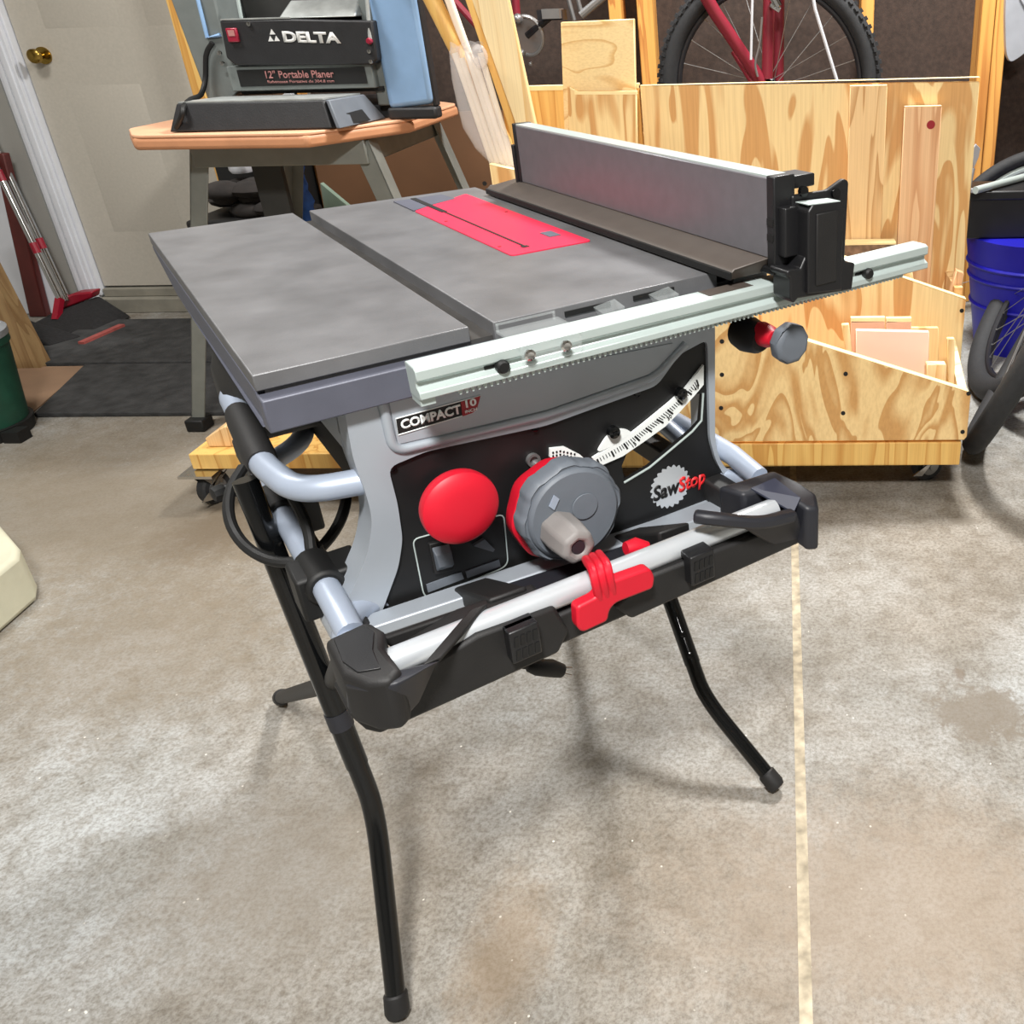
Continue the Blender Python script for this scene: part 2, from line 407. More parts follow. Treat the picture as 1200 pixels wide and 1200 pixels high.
def text(name, body, mat, parent, o, x, y, h, bold=0.0, width=None, extrude=.0003, shear=0, align='LEFT'):
    """lettering as flat raised print; o = lower left, x/y = writing directions"""
    cu = bpy.data.curves.new('t', 'FONT'); cu.body = body; cu.size = 1; cu.extrude = 0; cu.offset = bold; cu.shear = shear
    cu.align_x = 'LEFT'; cu.resolution_u = 3
    t = bpy.data.objects.new('t', cu); COL.objects.link(t)
    bpy.context.view_layer.update()
    dg = bpy.context.evaluated_depsgraph_get()
    me = bpy.data.meshes.new_from_object(t.evaluated_get(dg)); bpy.data.objects.remove(t); bpy.data.curves.remove(cu)
    xs = [v.co.x for v in me.vertices]; ys = [v.co.y for v in me.vertices]
    x0, x1, y0, y1 = min(xs), max(xs), min(ys), max(ys)
    sy = h/(y1-y0); sx = (width/(x1-x0)) if width else sy
    x = Vector(x).normalized(); y = Vector(y).normalized(); nrm = x.cross(y).normalized()
    bm = bmesh.new(); bm.from_mesh(me); bpy.data.meshes.remove(me)
    for v in bm.verts: v.co = Vector(o)+x*((v.co.x-x0)*sx)+y*((v.co.y-y0)*sy)
    mb = MB(); mb.bm.free(); mb.bm = bm
    r = bmesh.ops.extrude_face_region(bm, geom=bm.faces[:])
    for g in r['geom']:
        if isinstance(g, bmesh.types.BMVert): g.co += nrm*extrude
    return mb.build(name, mat, parent, smooth=False)

# ================================================================== TABLE SAW
saw = thing('table_saw', (.2, .25, .49), 'compact grey table saw with red blade insert and aluminium fence on a black stand', 'table saw', saw=True)
P0 = lambda x, y: S(x, y, 1, 0)
H = TH
# table casting: two slabs, mitre slots, recessed slot floor
t = MB()
t.bb((0, 0, H-.013), (.164, .60, H)); t.bb((.184, -.002, H-.020), (.412, .60, H)); t.bb((.433, .0, H-.02), (.475, .60, H))
top = t.build('table_top', 'table', saw, bevel=.0010)
t = MB(); t.bb((.006, .003, H-.022), (.47, .597, H-.0125)); t.build('slot_floor', 'slot', saw)
t = MB()
t.bb((.0, -.012, H-.043), (.475, .008, H-.0165)); t.bb((.0, .008, H-.043), (.012, .45, H-.0135)); t.bb((.463, .008, H-.043), (.475, .59, H-.021))
t.prism([(0, .45, H-.0135), (0, .595, H-.0135), (0, .595, H-.020), (0, .45, H-.043)], (.012, 0, 0))
t.bb((.012, .585, H-.036), (.463, .597, H-.022))
t.build('table_apron', 'apron', saw, bevel=.0015)
for x0, x1 in ((.249, .294), (.318, .362)):
    t = MB(); t.bb((x0, -.0032, H-.0095), (x1, -.001, H-.005)); t.build('table_front_slot', 'ink', saw)
for x0 in (.276, .333):
    t = MB(); t.hexa([V(x0, -.004, H-.006), V(x0+.022, -.004, H-.003), V(x0+.020, -.004, H-.012), V(x0+.004, -.004, H-.014)], [V(x0, -.022, H-.008), V(x0+.022, -.022, H-.006), V(x0+.018, -.022, H-.015), V(x0+.004, -.022, H-.016)]); t.build('slot_latch', 'clear', saw)
# red blade insert
ins = MB()
ins.prism(rpoly([V(.286, .19, H), V(.380, .19, H), V(.380, .555, H), V(.286, .49, H)], .006), (0, 0, .0012))
ins.build('throat_plate', 'red', saw)
t = MB()
t.prism([V(.286, .492, H), V(.3085, .506, H), V(.3085, .574, H), V(.286, .574, H)], (0, 0, .0014))
t.prism([V(.316, .512, H), V(.356, .530, H), V(.352, .574, H), V(.316, .574, H)], (0, 0, .0016))
t.build('insert_latch', 'apron', saw)
t = MB(); t.bb((.309, .455, H), (.316, .574, H+.0019)); t.bb((.3115, .215, H), (.314, .455, H+.0019)); t.bb((.309, .212, H), (.3165, .219, H+.0018)); t.build('blade_slot', 'ink', saw)
t = MB(); t.bb((.352, .236, H+.001), (.366, .262, H+.0019)); t.build('insert_finger_hole', 'apron', saw)
for x, y in ((.292, .235), (.372, .40), (.294, .40)):
    t = MB(); t.lathe([(.002, 0), (.002, .0005)], (x, y, H+.0012), (0, 0, 1), 10); t.build('insert_screw', 'badge_red', saw)
# front rail
prof = [(-.030, .7285), (-.049, .7285), (-.053, .7262), (-.053, .7185), (-.0485, .7160), (-.0485, .7125), (-.054, .7090), (-.054, .7035), (-.050, .702), (-.030, .702)]
rail = MB().prism([V(.1, y, z) for y, z in prof], (.552, 0, 0)).build('front_rail', 'alu', saw, bevel=.0006, seg=1)
t = MB()
for i in range(96): 
    x = .13+i*.0051
    t.hexa([V(x, -.051, .7025), V(x+.0034, -.051, .7025), V(x+.0034, -.045, .7025), V(x, -.045, .7025)], [V(x+.001, -.051, .699), V(x+.0024, -.051, .699), V(x+.0024, -.045, .699), V(x+.001, -.045, .699)])
t.build('toothed_rack', 'alu', rail)
for x in (.167, .563):
    t = MB(); t.lathe([(.0045, 0), (.0055, .002), (.0055, .007), (.004, .009), (.0, .009)], (x, -.049, .7142), (0, -1, 0), 16)
    t.bb((x-.013, -.0495, .7132), (x-.004, -.0475, .7157)); t.build('rail_screw', 'ink', rail)
t = MB(); t.bb((.1005, -.050, .697), (.112, -.03, .702)); t.build('rail_end_tab', 'alu', rail)
cur = MB()
cur.prism(rpoly([V(.183, -.0575, .7285), V(.236, -.0575, .7285), V(.236, -.0575, .711), V(.183, -.0575, .709)], .006), (0, .0025, 0))
cur.bb((.18, -.0575, .7287), (.236, -.016, .7307)); cur.bb((.181, -.016, .7287), (.183, -.0145, .736)); cur.bb((.232, -.016, .7287), (.234, -.0145, .736)); cur.bb((.181, -.016, .7345), (.234, -.0145, .736)); cur.build('fence_cursor', 'clear', rail)
for x in (.189, .221):
    t = MB(); t.lathe([(.0048, 0), (.0048, .002), (.003, .003), (.0, .0022)], (x, -.0575, .7195), (0, -1, 0), 16); t.build('cursor_screw', 'chrome', rail)
t = MB(); t.bb((.37, -.049, .7285), (.42, -.031, .7289)); t.build('rail_sticker', 'taupe', rail)
# rip fence
fe = MB(); fe.bb((.436, -.052, .752), (.458, .487, .8245)); fe.build('rip_fence_face', 'fence', saw, bevel=.001, seg=1)
t = MB(); t.bb((.437, -.052, .8245), (.4585, .487, .8262)); t.build('fence_top_edge', 'alu', saw)
t = MB(); t.prism([(.401, -.04, H+.002), (.401, -.04, H+.008), (.405, -.04, H+.0115), (.437, -.052, H+.0185), (.460, -.052, H+.0185), (.460, -.04, H+.002)], (0, .57, 0)); t.build('fence_shelf', 'taupe', saw, bevel=.0008, seg=1)
t = MB(); t.prism([(.3995, -.041, H+.002), (.3995, -.041, H+.0085), (.4015, -.041, H+.0092), (.4015, -.041, H+.002)], (0, .571, 0)); t.build('fence_shelf_lip', 'ink', saw)
t = MB(); t.bb((.4345, .487, .745), (.46, .494, .827)); t.bb((.432, .494, .74), (.45, .50, .80)); t.build('fence_end_cap', 'black', saw, bevel=.001)
hd = MB()
hd.bb((.4355, -.062, .742), (.46, -.0505, .8265)); hd.bb((.455, -.058, .812), (.487, -.03, .8235))
hd.prism(rpoly([V(.455, -.064, .74), V(.521, -.064, .735), V(.524, -.064, .812), V(.518, -.064, .815), V(.498, -.064, .807), V(.455, -.064, .808)], .003), (0, .006, 0))
hd.bb((.44, -.072, .755), (.456, -.06, .80))
hd.prism([V(.4545, -.087, .722), V(.497, -.087, .717), V(.497, -.087, .795), V(.492, -.087, .801), V(.460, -.087, .803), V(.4545, -.087, .797)], (0, .024, 0))
hd.prism([V(.437, -.083, .7195), V(.441, -.083, .715), V(.446, -.083, .7185), V(.514, -.083, .7135), V(.517, -.083, .739), V(.506, -.083, .742), V(.497, -.083, .754), V(.455, -.083, .757), V(.449, -.083, .746), V(.437, -.083, .7475), V(.433, -.083, .7465), V(.433, -.083, .742), V(.437, -.083, .740)], (0, .026, 0))
hd.bb((.435, -.06, .737), (.512, -.02, .744))
head = hd.build('fence_clamp_head', 'black', saw, bevel=.0015)
t = MB(); t.bb((.4635, -.0885, .728), (.4885, -.086, .794)); t.build('clamp_lever', 'blackm', head, bevel=.001)
t = MB(); t.prism([V(.455, -.0865, .8027), V(.493, -.0865, .8007), V(.493, -.0685, .8007), V(.455, -.0685, .8027)], (0, 0, .0007)); t.build('clamp_top_edge', 'alu', head)
for x, z in ((.467, .8165), (.506, .8095)):
    t = MB(); t.lathe([(.0048, 0), (.0048, .004), (.0, .0045)], (x, -.063, z-.006), (0, -1, 0), 14); t.build('clamp_bolt', 'gloss', head)
for z in (.772, .786):
    t = MB(); t.bb((.4345, -.061, z-.003), (.4365, -.052, z+.003)); t.build('clamp_slot', 'ink', head)
# fence lock knob under the rail
t = MB(); t.lathe([(.017, 0), (.019, .012), (.016, .03), (.012, .036)], S(868, 388, 1, .02), (0, -1, 0), 20); kb = t.build('rail_lock_body', 'ink', saw)
c = S(893, 391, 1, -.012); t = MB(); t.lathe([(.010, -.012), (.0125, 0), (.0115, .012), (.008, .02)], c, (0, -1, 0), 24); t.build('rail_lock_collar', 'redbright', kb)
c = S(925, 402, 1, -.04); t = MB(); t.lathe([(.010, -.012), (.0195, -.009), (.0215, -.003), (.0215, .004), (.019, .008), (.0, .009)], c, (0, -1, 0), 9); t.build('rail_lock_knob', 'wheelgrey', kb, bevel=.003, seg=3)

# front frame casting with control panel
outer = [(400, 462), (838, 372), (838, 520), (846, 545), (866, 560), (893, 577), (885, 590), (830, 609), (720, 648), (597, 692), (452, 735), (402, 760), (383, 748), (414, 690), (431, 650), (437, 610), (428, 575), (414, 540), (404, 482)]
hole = [(455, 548), (466, 590), (472, 632), (467, 665), (444, 727), (690, 641), (850, 580), (858, 572), (850, 560), (839, 540), (832, 515), (829, 398), (797, 415), (770, 452), (640, 499), (500, 529)]
f = MB(); f.prism(rpoly([P0(*q) for q in outer], .012), (0, .035, 0), holes=[rpoly([P0(*q) for q in hole], .008)])
fr = f.build('front_frame', 'frame', saw, bevel=.004, seg=3, auto=60)
t = MB(); t.tube(bez([P0(441, 455), P0(449, 475), P0(461, 529), P0(640, 486), P0(768, 441), P0(803, 403)], .012), .0042, 12); t.build('frame_ridge', 'frame', fr)
t = MB(); t.prism([P0(466, 520)+V(0, -.001, 0), P0(640, 480)+V(0, -.001, 0), P0(760, 438)+V(0, -.001, 0), P0(788, 402)+V(0, -.001, 0), P0(455, 468)+V(0, -.001, 0)], (0, .002, 0)); t.build('frame_recess', 'frame', fr)
# side wall of the frame and the bottom lip
t = MB(); t.prism([P0(404, 470)+V(0, .03, 0), P0(404, 482)+V(0, .03, 0), P0(414, 540)+V(0, .03, 0), P0(450, 545)+V(0, .03, 0), P0(450, 470)+V(0, .03, 0)], (0, .08, 0)); t.build('frame_side', 'frame', fr)
t = MB(); t.hexa([V(.02, -.034, .514), V(.41, -.034, .490), V(.425, -.002, .486), V(.035, -.002, .506)], [V(.02, -.034, .502), V(.41, -.034, .478), V(.425, -.002, .476), V(.035, -.002, .494)])
t.build('bottom_lip', 'frame', fr, bevel=.002)
winh = [(734, 565), (762, 548), (792, 523), (812, 506), (822, 495), (825, 463), (817, 463), (797, 484), (780, 501), (755, 519), (737, 533), (731, 548)]
g = MB(); g.prism([p+V(0, .004, 0) for p in rpoly([P0(*q) for q in hole], .008)], (0, .004, 0), holes=[[P0(*q)+V(0, .004, 0) for q in winh]])
pan = g.build('control_panel', 'panel', saw)
t = MB(); t.tube([P0(*q)+V(0, .003, 0) for q in [(733, 567), (763, 549), (793, 524), (813, 507), (824, 494), (826, 462)]], .0012, 8); t.build('window_edge', 'alu', pan)
t = MB(); t.prism([S(715, 550, 1, .03), S(724, 540, 1, .03), S(738, 570, 1, .03), S(728, 575, 1, .03)], (0, .02, 0)); t.build('tilt_bracket', 'steel', saw)
# bevel scale
upl = [(825, 428), (804, 455), (785, 472), (762, 491), (742, 507), (722, 520), (695, 537)]
lol = [(825, 451), (815, 463), (797, 483), (780, 500), (755, 518), (730, 535), (700, 548)]
off = V(0, .0005, 0)
sc = MB(); sc.prism([P0(*q)+off for q in upl+lol[::-1]], (0, .003, 0))
sc.prism([P0(*q)+off for q in rpoly([V(742, 507, 0), V(733, 503, 0), V(722, 504, 0), V(711, 513, 0), V(700, 531, 0), V(722, 521, 0)], 6) for q in [(q[0], q[1])]], (0, .003, 0))
sc.prism([P0(*q)+off for q in [(645, 526), (662, 524), (680, 533), (690, 542), (684, 548), (668, 540), (645, 536)]], (0, .003, 0))
scale = sc.build('bevel_scale', 'white', pan)
def ipl(L, t):
    k = min(int(t*(len(L)-1)), len(L)-2); f = t*(len(L)-1)-k
    return P0(L[k][0]*(1-f)+L[k+1][0]*f, L[k][1]*(1-f)+L[k+1][1]*f)
tk = MB()
for i in range(46):
    t0 = .08+i*.9/45; a = ipl(upl, t0); b = ipl(lol, t0)
    k = .45 if i % 5 == 0 else (.3)
    w = .0009 if i % 5 == 0 else .00035
    p = a.lerp(b, .28); q = a.lerp(b, .28+k); d = (q-p).normalized(); n = V(d.z, 0, -d.x)*w
    y = V(0, -.0002, 0)
    tk.prism([p+n+y, q+n+y, q-n+y, p-n+y], (0, .0006, 0))
tk.build('scale_graduation', 'ink', scale)
for body, tt in (('45', .1), ('30', .42), ('15', .72)):
    a = ipl(upl, tt); b = ipl(lol, tt); o = a.lerp(b, .93)
    text('scale_number', body, 'ink', scale, o+V(-.004, -.0002, 0), (.9, 0, .5), (-.5, 0, .9), .0042, .0015)
tk = MB()
for k in range(2):
    for i_ in range(7):
        p = P0(648+i_*4.2, 528.5+k*4+abs(i_-2)*.9)+V(0, -.0003, 0); tk.bb(p-V(.0009, .0001, .0009), p+V(.0009, .0001, .0009))
tk.build('scale_graduation', 'ink', scale)
for q in ((717, 505), (796, 460)):
    t = MB(); t.lathe([(.006, 0), (.006, .006), (.003, .007), (.0, .006)], P0(*q), (0, -1, 0), 16); t.build('scale_screw', 'gloss', pan)
t = MB(); t.prism([P0(688, 538)+V(0, -.001, 0), P0(695, 540)+V(0, -.001, 0), P0(704, 548)+V(0, -.001, 0), P0(692, 550)+V(0, -.001, 0)], (0, .002, 0)); t.build('scale_pointer', 'redbright', pan)
# panel bolts
for q in ((461, 549), (453, 715), (852, 488+85), (628, 503), (748, 462)):
    t = MB(); t.lathe([(.003, 0), (.003, .0035), (.0, .004)], P0(*q)+V(0, .004, 0), (0, -1, 0), 12); t.build('panel_screw', 'gloss', pan)
for q in ((626, 540),):
    t = MB(); t.lathe([(.0065, 0), (.0065, .004), (.004, .004), (.004, .001), (0, .001)], P0(*q)+V(0, .004, 0), (0, -1, 0), 18); t.build('panel_socket', 'steel', pan)
# stop paddle
pc = S(539, 594, 1, -.045)
t = MB(); t.lathe([(.012, -.04), (.012, -.012), (.029, -.010), (.0318, -.006), (.0325, 0), (.0318, .004), (.028, .0075), (.016, .0098), (0, .0108)], pc, (0, -1, 0), 48); t.build('stop_paddle', 'redbright', saw)
# switch plate
sw = [P0(*q)+V(0, .0032, 0) for q in [(485, 634), (592, 604), (597, 660), (592, 667), (505, 703), (498, 699)]]
t = MB(); t.tube(rpoly(sw, .006), .0007, 8, closed=True); t.build('switch_outline', 'alu', pan)
t = MB(); t.prism([P0(*q) for q in [(503, 638), (528, 632), (533, 668), (510, 674)]], (0, .006, 0)); sb = t.build('switch_body', 'blackm', pan, bevel=.001)
t = MB(); t.hexa([P0(*q)+V(0, -.001, 0) for q in [(505, 641), (526, 636), (530, 664), (511, 669)]], [P0(*q)+V(0, -.008, 0) for q in [(507, 647), (525, 642), (529, 657), (512, 661)]]); t.build('toggle_switch', 'wheelgrey', sb, bevel=.001)
t = MB(); t.prism([P0(*q) for q in [(555, 640), (568, 632), (580, 644), (578, 647)]], (0, .004, 0)); t.build('status_light', 'wheelgrey', pan)
for a in ([(501, 687), (542, 672), (545, 680), (503, 696)], [(547, 671), (586, 657), (588, 665), (549, 679)]):
    t = MB(); t.prism([P0(*q)+V(0, .0025, 0) for q in a], (0, .003, 0)); t.build('switch_plate_label', 'wheelgrey', pan)
# hand wheel
wc = S(656, 596, 1, -.03)
t = MB(); t.lathe([(.036, -.022), (.043, -.018), (.0475, -.008), (.0475, .004), (.043, .008)], wc, (0, -1, 0), 64, lambda a: 1+.02*math.cos(8*a)); wh = t.build('bevel_ring', 'redbright', saw)
wf = S(672, 601, 1, -.055)
t = MB(); t.lathe([(.040, -.02), (.0475, -.018), (.0485, -.006), (.0475, -.001), (.0455, .001), (.0445, .0)], wf, (0, -1, 0), 144, lambda a: 1+.022*max(-1, min(1, 2.5*math.cos(8*a)))); wg = t.build('handwheel_rim', 'wheelgrey', saw)
t = MB(); t.lathe([(.0435, -.010), (.0435, .001), (.0425, .0035), (.0405, .005), (.0, .005)], wf, (0, -1, 0), 64); t.build('handwheel_face', 'wheelgrey', wg)
t = MB(); t.lathe([(.0125, 0), (.0125, .0012), (.0, .0012)], wf+V(.009, -.0055, .006), (0, -1, 0), 32); t.build('wheel_hub', 'wheelgrey', wg, bevel=.0004)
kc = S(654, 620, 1, -.06)
t = MB(); t.lathe([(.0185, -.002), (.0185, .018), (.0165, .037), (.0135, .0405), (.0075, .0405), (.0065, .034), (.0, .034)], kc, (0, -1, 0), 7); t.build('crank_knob', 'crank', wg, bevel=.003, seg=3)
t = MB(); t.lathe([(.0062, 0), (.0062, .001), (0, .001)], kc+V(0, -.0375, 0), (0, -1, 0), 20); t.build('crank_hole', 'capdark', wg)
t = MB(); t.prism([wf+V(-.024, -.0045, .018), wf+V(-.018, -.0045, .027), wf+V(-.014, -.0045, .022), wf+V(-.020, -.0045, .013)], (0, -.002, 0)); t.build('wheel_lock_tab', 'bluegrey', wg)
# badges
bd = [P0(*q)+V(0, -.0016, 0) for q in [(463, 490), (562, 463), (558, 478), (553, 483), (466, 509)]]
t = MB(); t.prism(bd, (0, .0012, 0)); b0 = t.build('model_badge', 'ink', saw)
ex = (bd[1]-bd[0]).normalized()
e0 = [P0(*q)+V(0, -.0022, 0) for q in [(539, 470), (562, 463), (558, 478), (553, 483), (541, 487)]]
t = MB(); t.prism(e0, (0, .0012, 0)); t.build('badge_corner', 'badge_red', b0)
t = MB(); t.tube(bd, .0005, 6, closed=True); t.build('badge_border', 'white', b0)
text('badge_lettering', 'COMPACT', 'white', b0, P0(470, 503)+V(0, -.0018, 0), ex, (0, 0, 1), .0085, .04, width=.0505)
text('badge_number', '10', 'white', b0, P0(545, 477)+V(0, -.0024, 0), ex, (0, 0, 1), .0068, .03, width=.0095)
text('badge_number', 'INCH', 'white', b0, P0(544, 483.5)+V(0, -.0024, 0), ex, (0, 0, 1), .0028, .02, width=.0105)
lc = P0(788, 572)+V(0, .0036, 0); R0 = .0245
pts = []
for i in range(22):
    a = 2*PI*i/22
    pts += [lc+V(math.cos(a)*R0*.88, 0, math.sin(a)*R0*.88), lc+V(math.cos(a+.17)*R0*1.0, 0, math.sin(a+.17)*R0*1.0), lc+V(math.cos(a+.23)*R0*.97, 0, math.sin(a+.23)*R0*.97)]
t = MB(); t.prism(pts, (0, .0006, 0)); lg = t.build('saw_blade_logo', 'silver', pan, smooth=False)
lx = P0(829, 560)-P0(768, 591)
lx = (P0(830, 566)-P0(768, 590)).normalized()
text('logo_lettering', 'Saw', 'ink', lg, P0(768, 590)+V(0, .0032, 0), lx, (-lx.z, 0, lx.x), .0175, .035, width=.033, shear=.15)
text('logo_lettering', 'Stop', 'redprint', lg, P0(798, 584)+V(0, .0030, 0), lx, (-lx.z, 0, lx.x), .0225, .035, width=.034, shear=.15)

# under-table housing, motor and base frame
t = MB(); t.bb((.085, .06, .52), (.25, .42, .69)); t.lathe([(.05, 0), (.055, .01), (.055, .10), (.03, .11)], (.11, .30, .62), (-1, 0, 0), 24)
t.build('motor_housing', 'shroud', saw, bevel=.008)
t = MB(); t.bb((.04, .44, .56), (.40, .47, .70)); t.build('rear_frame', 'shroud', saw, bevel=.004)
zb = .53
t = MB(); t.tube(bez([V(.012, -.045, zb-.008), V(.012, .0, zb), V(.012, .30, zb), V(.07, .34, zb), V(.10, .48, zb)], .04), .0112, 18); t.build('base_tube', 'bluegrey', saw)
t = MB(); t.tube([(.425, -.045, zb-.008), (.425, .0, zb), (.425, .48, zb)], .0112, 18); t.build('base_tube', 'bluegrey', saw)
t = MB(); t.tube(bez([V(.06, .02, .5), V(.02, .0, .512), V(.005, -.05, .515), V(.01, -.10, .53)], .03), .0115, 16); t.build('frame_foot', 'bluegrey', saw)
t = MB(); t.tube(bez([V(.40, .02, .5), V(.425, .0, .505), V(.43, -.06, .515), V(.415, -.10, .53)], .03), .0105, 16); t.build('frame_foot', 'bluegrey', saw)
t = MB(); t.tube([(.10, .48, zb), (.425, .48, zb)], .0112, 18); t.build('base_tube', 'bluegrey', saw)
t = MB(); t.tube([S(770, 490, 1, .12), S(815, 530, 1, .05)], .010, 14); t.build('frame_strut', 'bluegrey', saw)
# carrying handle
hp = bez([V(.066, .012, .62), V(.012, .028, .62), V(-.001, .105, .62), V(.006, .245, .62), V(.007, .30, .622), V(.06, .315, .63)], .03, 8)
t = MB(); t.tube(hp, .0112, 20); ch = t.build('carry_handle', 'bluegrey', saw)
t = MB(); t.tube([V(.0003, .103, .62), V(.0012, .125, .62), V(.0048, .21, .62), V(.0055, .235, .62)], [.0125, .0138, .0138, .0125], 20); t.build('handle_grip', 'blackm', ch)
# front tube with its corner caps
t = MB(); t.tube([(.012, -.12, .537), (.385, -.12, .533)], .0105, 22); ft = t.build('front_tube', 'silver', saw)
def loft(top, ztop, bot, zbot):
    m = MB(); m.hexa([S(x, y, 2, ztop) for x, y in top], [S(x, y, 2, zbot) for x, y in bot]); return m
# left cap: a cup open towards the tube, with a front skirt and a triangular hand guard
t = MB(); t.prism([V(-.013, -.092, .558), V(.020, -.088, .558), V(.026, -.108, .558), V(.020, -.128, .558), V(.022, -.160, .558), V(.012, -.168, .558), V(-.002, -.160, .558), V(-.013, -.140, .558)], (0, 0, -.046))
cl = t.build('corner_cap', 'blackm', saw, bevel=.005, seg=3, auto=60)
t = MB(); t.hexa([V(-.014, -.140, .552), V(-.002, -.161, .554), V(.014, -.170, .554), V(.036, -.166, .556), V(.052, -.158, .548)], [V(-.016, -.128, .520), V(-.008, -.140, .508), V(.012, -.152, .503), V(.030, -.148, .512), V(.050, -.142, .540)])
t.build('cap_skirt', 'capdark', cl, bevel=.004, seg=3, auto=60)
t = MB(); t.prism([V(-.007, -.098, .558), V(.016, -.095, .558), V(.019, -.108, .558), V(.012, -.128, .558), V(.010, -.152, .558), V(-.004, -.146, .558), V(-.009, -.128, .558)], (0, 0, .0012)); t.build('cap_recess', 'black', cl, bevel=.0004)
t = MB(); t.prism([S(x, y, 1, -.086) for x, y in [(438, 742), (452, 742), (552, 708), (566, 704), (571, 712), (556, 720), (462, 759)]], (0, -.006, 0)); t.build('guard_upper_arm', 'blackm', cl, bevel=.0015)
t = MB(); t.hexa([S(551, 713, 1, -.117), S(572, 706, 1, -.113), S(517, 771, 1, -.155), S(494, 780, 1, -.155)], [S(551, 713, 1, -.117)+V(0, .002, -.006), S(572, 706, 1, -.113)+V(0, .002, -.006), S(517, 771, 1, -.155)+V(0, .004, -.006), S(494, 780, 1, -.155)+V(0, .004, -.006)]); t.build('guard_lower_arm', 'blackm', cl, bevel=.0015)
# right cap
t = MB(); zq = .55
t.prism([V(.352, -.075, zq), V(.373, -.078, zq), V(.415, -.082, zq), V(.424, -.110, zq-.004), V(.428, -.132, zq-.010), V(.416, -.150, zq-.014), V(.404, -.146, zq-.012), V(.398, -.106, zq-.002), V(.362, -.103, zq)], (0, 0, -.048))
cr = t.build('corner_cap', 'capdark', saw, bevel=.004, seg=3, auto=60)
t = MB(); t.hexa([S(880, 572, 1, -.100), S(908, 560, 1, -.100), S(938, 583, 1, -.135), S(930, 600, 1, -.140)], [S(880, 572, 1, -.100)+V(0, 0, -.002), S(908, 560, 1, -.100)+V(0, 0, -.002), S(938, 583, 1, -.135)+V(0, 0, -.002), S(930, 600, 1, -.140)+V(0, 0, -.002)]); t.build('cap_recess', 'slate', cr)
t = MB(); t.strip(bez([S(813, 605, 1, -.128), S(840, 608, 1, -.142), S(890, 614, 1, -.152), S(930, 604, 1, -.148)], .025), .011, .011)
t.hexa([S(870, 618, 1, -.150), S(935, 600, 1, -.146), S(944, 625, 1, -.136), S(932, 636, 1, -.134), S(905, 640, 1, -.134)], [S(870, 618, 1, -.150)+V(0, .012, 0), S(935, 600, 1, -.146)+V(0, .012, 0), S(944, 625, 1, -.136)+V(0, .012, 0), S(932, 636, 1, -.134)+V(0, .012, 0), S(905, 640, 1, -.134)+V(0, .012, 0)])
t.build('guard_arm', 'capdark', cr, bevel=.003)
# dark straps between lip and tube
for x in (.122, .283):
    t = MB(); t.hexa([V(x-.016, -.012, .513-.06*(x-.02)), V(x+.016, -.012, .511-.06*(x-.02)), V(x+.020, -.100, .541), V(x-.014, -.100, .543)], [V(x-.016, -.012, .495-.06*(x-.02)), V(x+.016, -.012, .494-.06*(x-.02)), V(x+.020, -.100, .520), V(x-.014, -.100, .521)]); t.build('tube_bracket', 'blackm', saw, bevel=.003)
t = MB(); t.hexa([V(.14, -.036, .507), V(.272, -.036, .498), V(.272, -.100, .512), V(.14, -.100, .516)], [V(.14, -.036, .500), V(.272, -.036, .490), V(.272, -.100, .508), V(.14, -.100, .512)]); t.build('guard_strip', 'capdark', saw, bevel=.001)
# power cord looped on the left side, plug hanging underneath
L1 = [S(x, y, 1, yy) for x, y, yy in [(285, 548, .22), (268, 575, .20), (267, 610, .17), (285, 640, .15), (315, 658, .12), (350, 660, .10), (375, 645, .10), (398, 615, .12), (407, 585, .14), (404, 560, .18)]]
t = MB(); t.tube(bez(L1, .03, 4), .0052, 10); cord = t.build('power_cord', 'ink', saw)
L2 = [S(x, y, 1, yy) for x, y, yy in [(338, 575, .10), (352, 598, .09), (363, 625, .08), (364, 652, .07), (385, 668, .06), (392, 690, .06)]]
t = MB(); t.tube(bez(L2, .02, 4), .0048, 10); t.tube(bez([S(x, y, 1, .09) for x, y in [(372, 640), (382, 660), (388, 690)]], .02), .0045, 10); t.build('cord_strand', 'ink', cord)
pp = S(640, 783, 1, .06)
t = MB(); t.tube([S(560, 765, 1, .06), S(600, 778, 1, .06), S(625, 783, 1, .06)], .003, 10); t.tube([S(618, 783, 1, .06), S(628, 782, 1, .06), S(646, 783, 1, .06), S(658, 786, 1, .06)], [.004, .009, .010, .008], 14); pg = t.build('power_plug', 'ink', cord)
t = MB()
for a in ((658, 783, 670, 783), (658, 789, 669, 792), (656, 788, 664, 794)): t.tube([S(a[0], a[1], 1, .06), S(a[2], a[3], 1, .06)], .0018, 8)
t.build('plug_prong', 'chrome', pg)

# ================================================================== FOLDING STAND
st = thing('folding_stand', (.2, .3, 0), 'black folding stand with splayed tube legs and red lever under the table saw', 'tool stand', saw=True)
def leg(foot, kink, top, r=.0107, mat='gloss'):
    foot, kink, top = Vector(foot), Vector(kink), Vector(top)
    e = kink+(top-kink)*.16
    m = MB(); m.tube(bez([foot, kink, e], .05, 8), r*.97, 18); l = m.build('leg', mat, st)
    m = MB(); m.tube([e, top], r*1.05, 18); m.build('upper_leg_tube', mat, l)
    d = (foot-kink).normalized()
    m = MB(); m.lathe([(r*1.0, -.016), (r*1.15, -.014), (r*1.2, .004), (r*1.0, .0095), (0, .01)], foot, d, 20); m.build('rubber_foot', 'blackm', l)
    for k in (.20, .30):
        p = kink+(top-kink)*k; n = (CAMS-p).normalized(); n = (n-d*n.dot((top-kink).normalized())).normalized()
        m = MB(); m.lathe([(.0042, 0), (.0042, .003), (0, .004)], p+n*r, n, 12); m.build('leg_bolt', 'gloss', l)
    return l
KL = S(440, 950, 0, .008); TL = S(287, 562, 0, -.012)
leg(S(465, 1180, 2, .016), KL, TL)
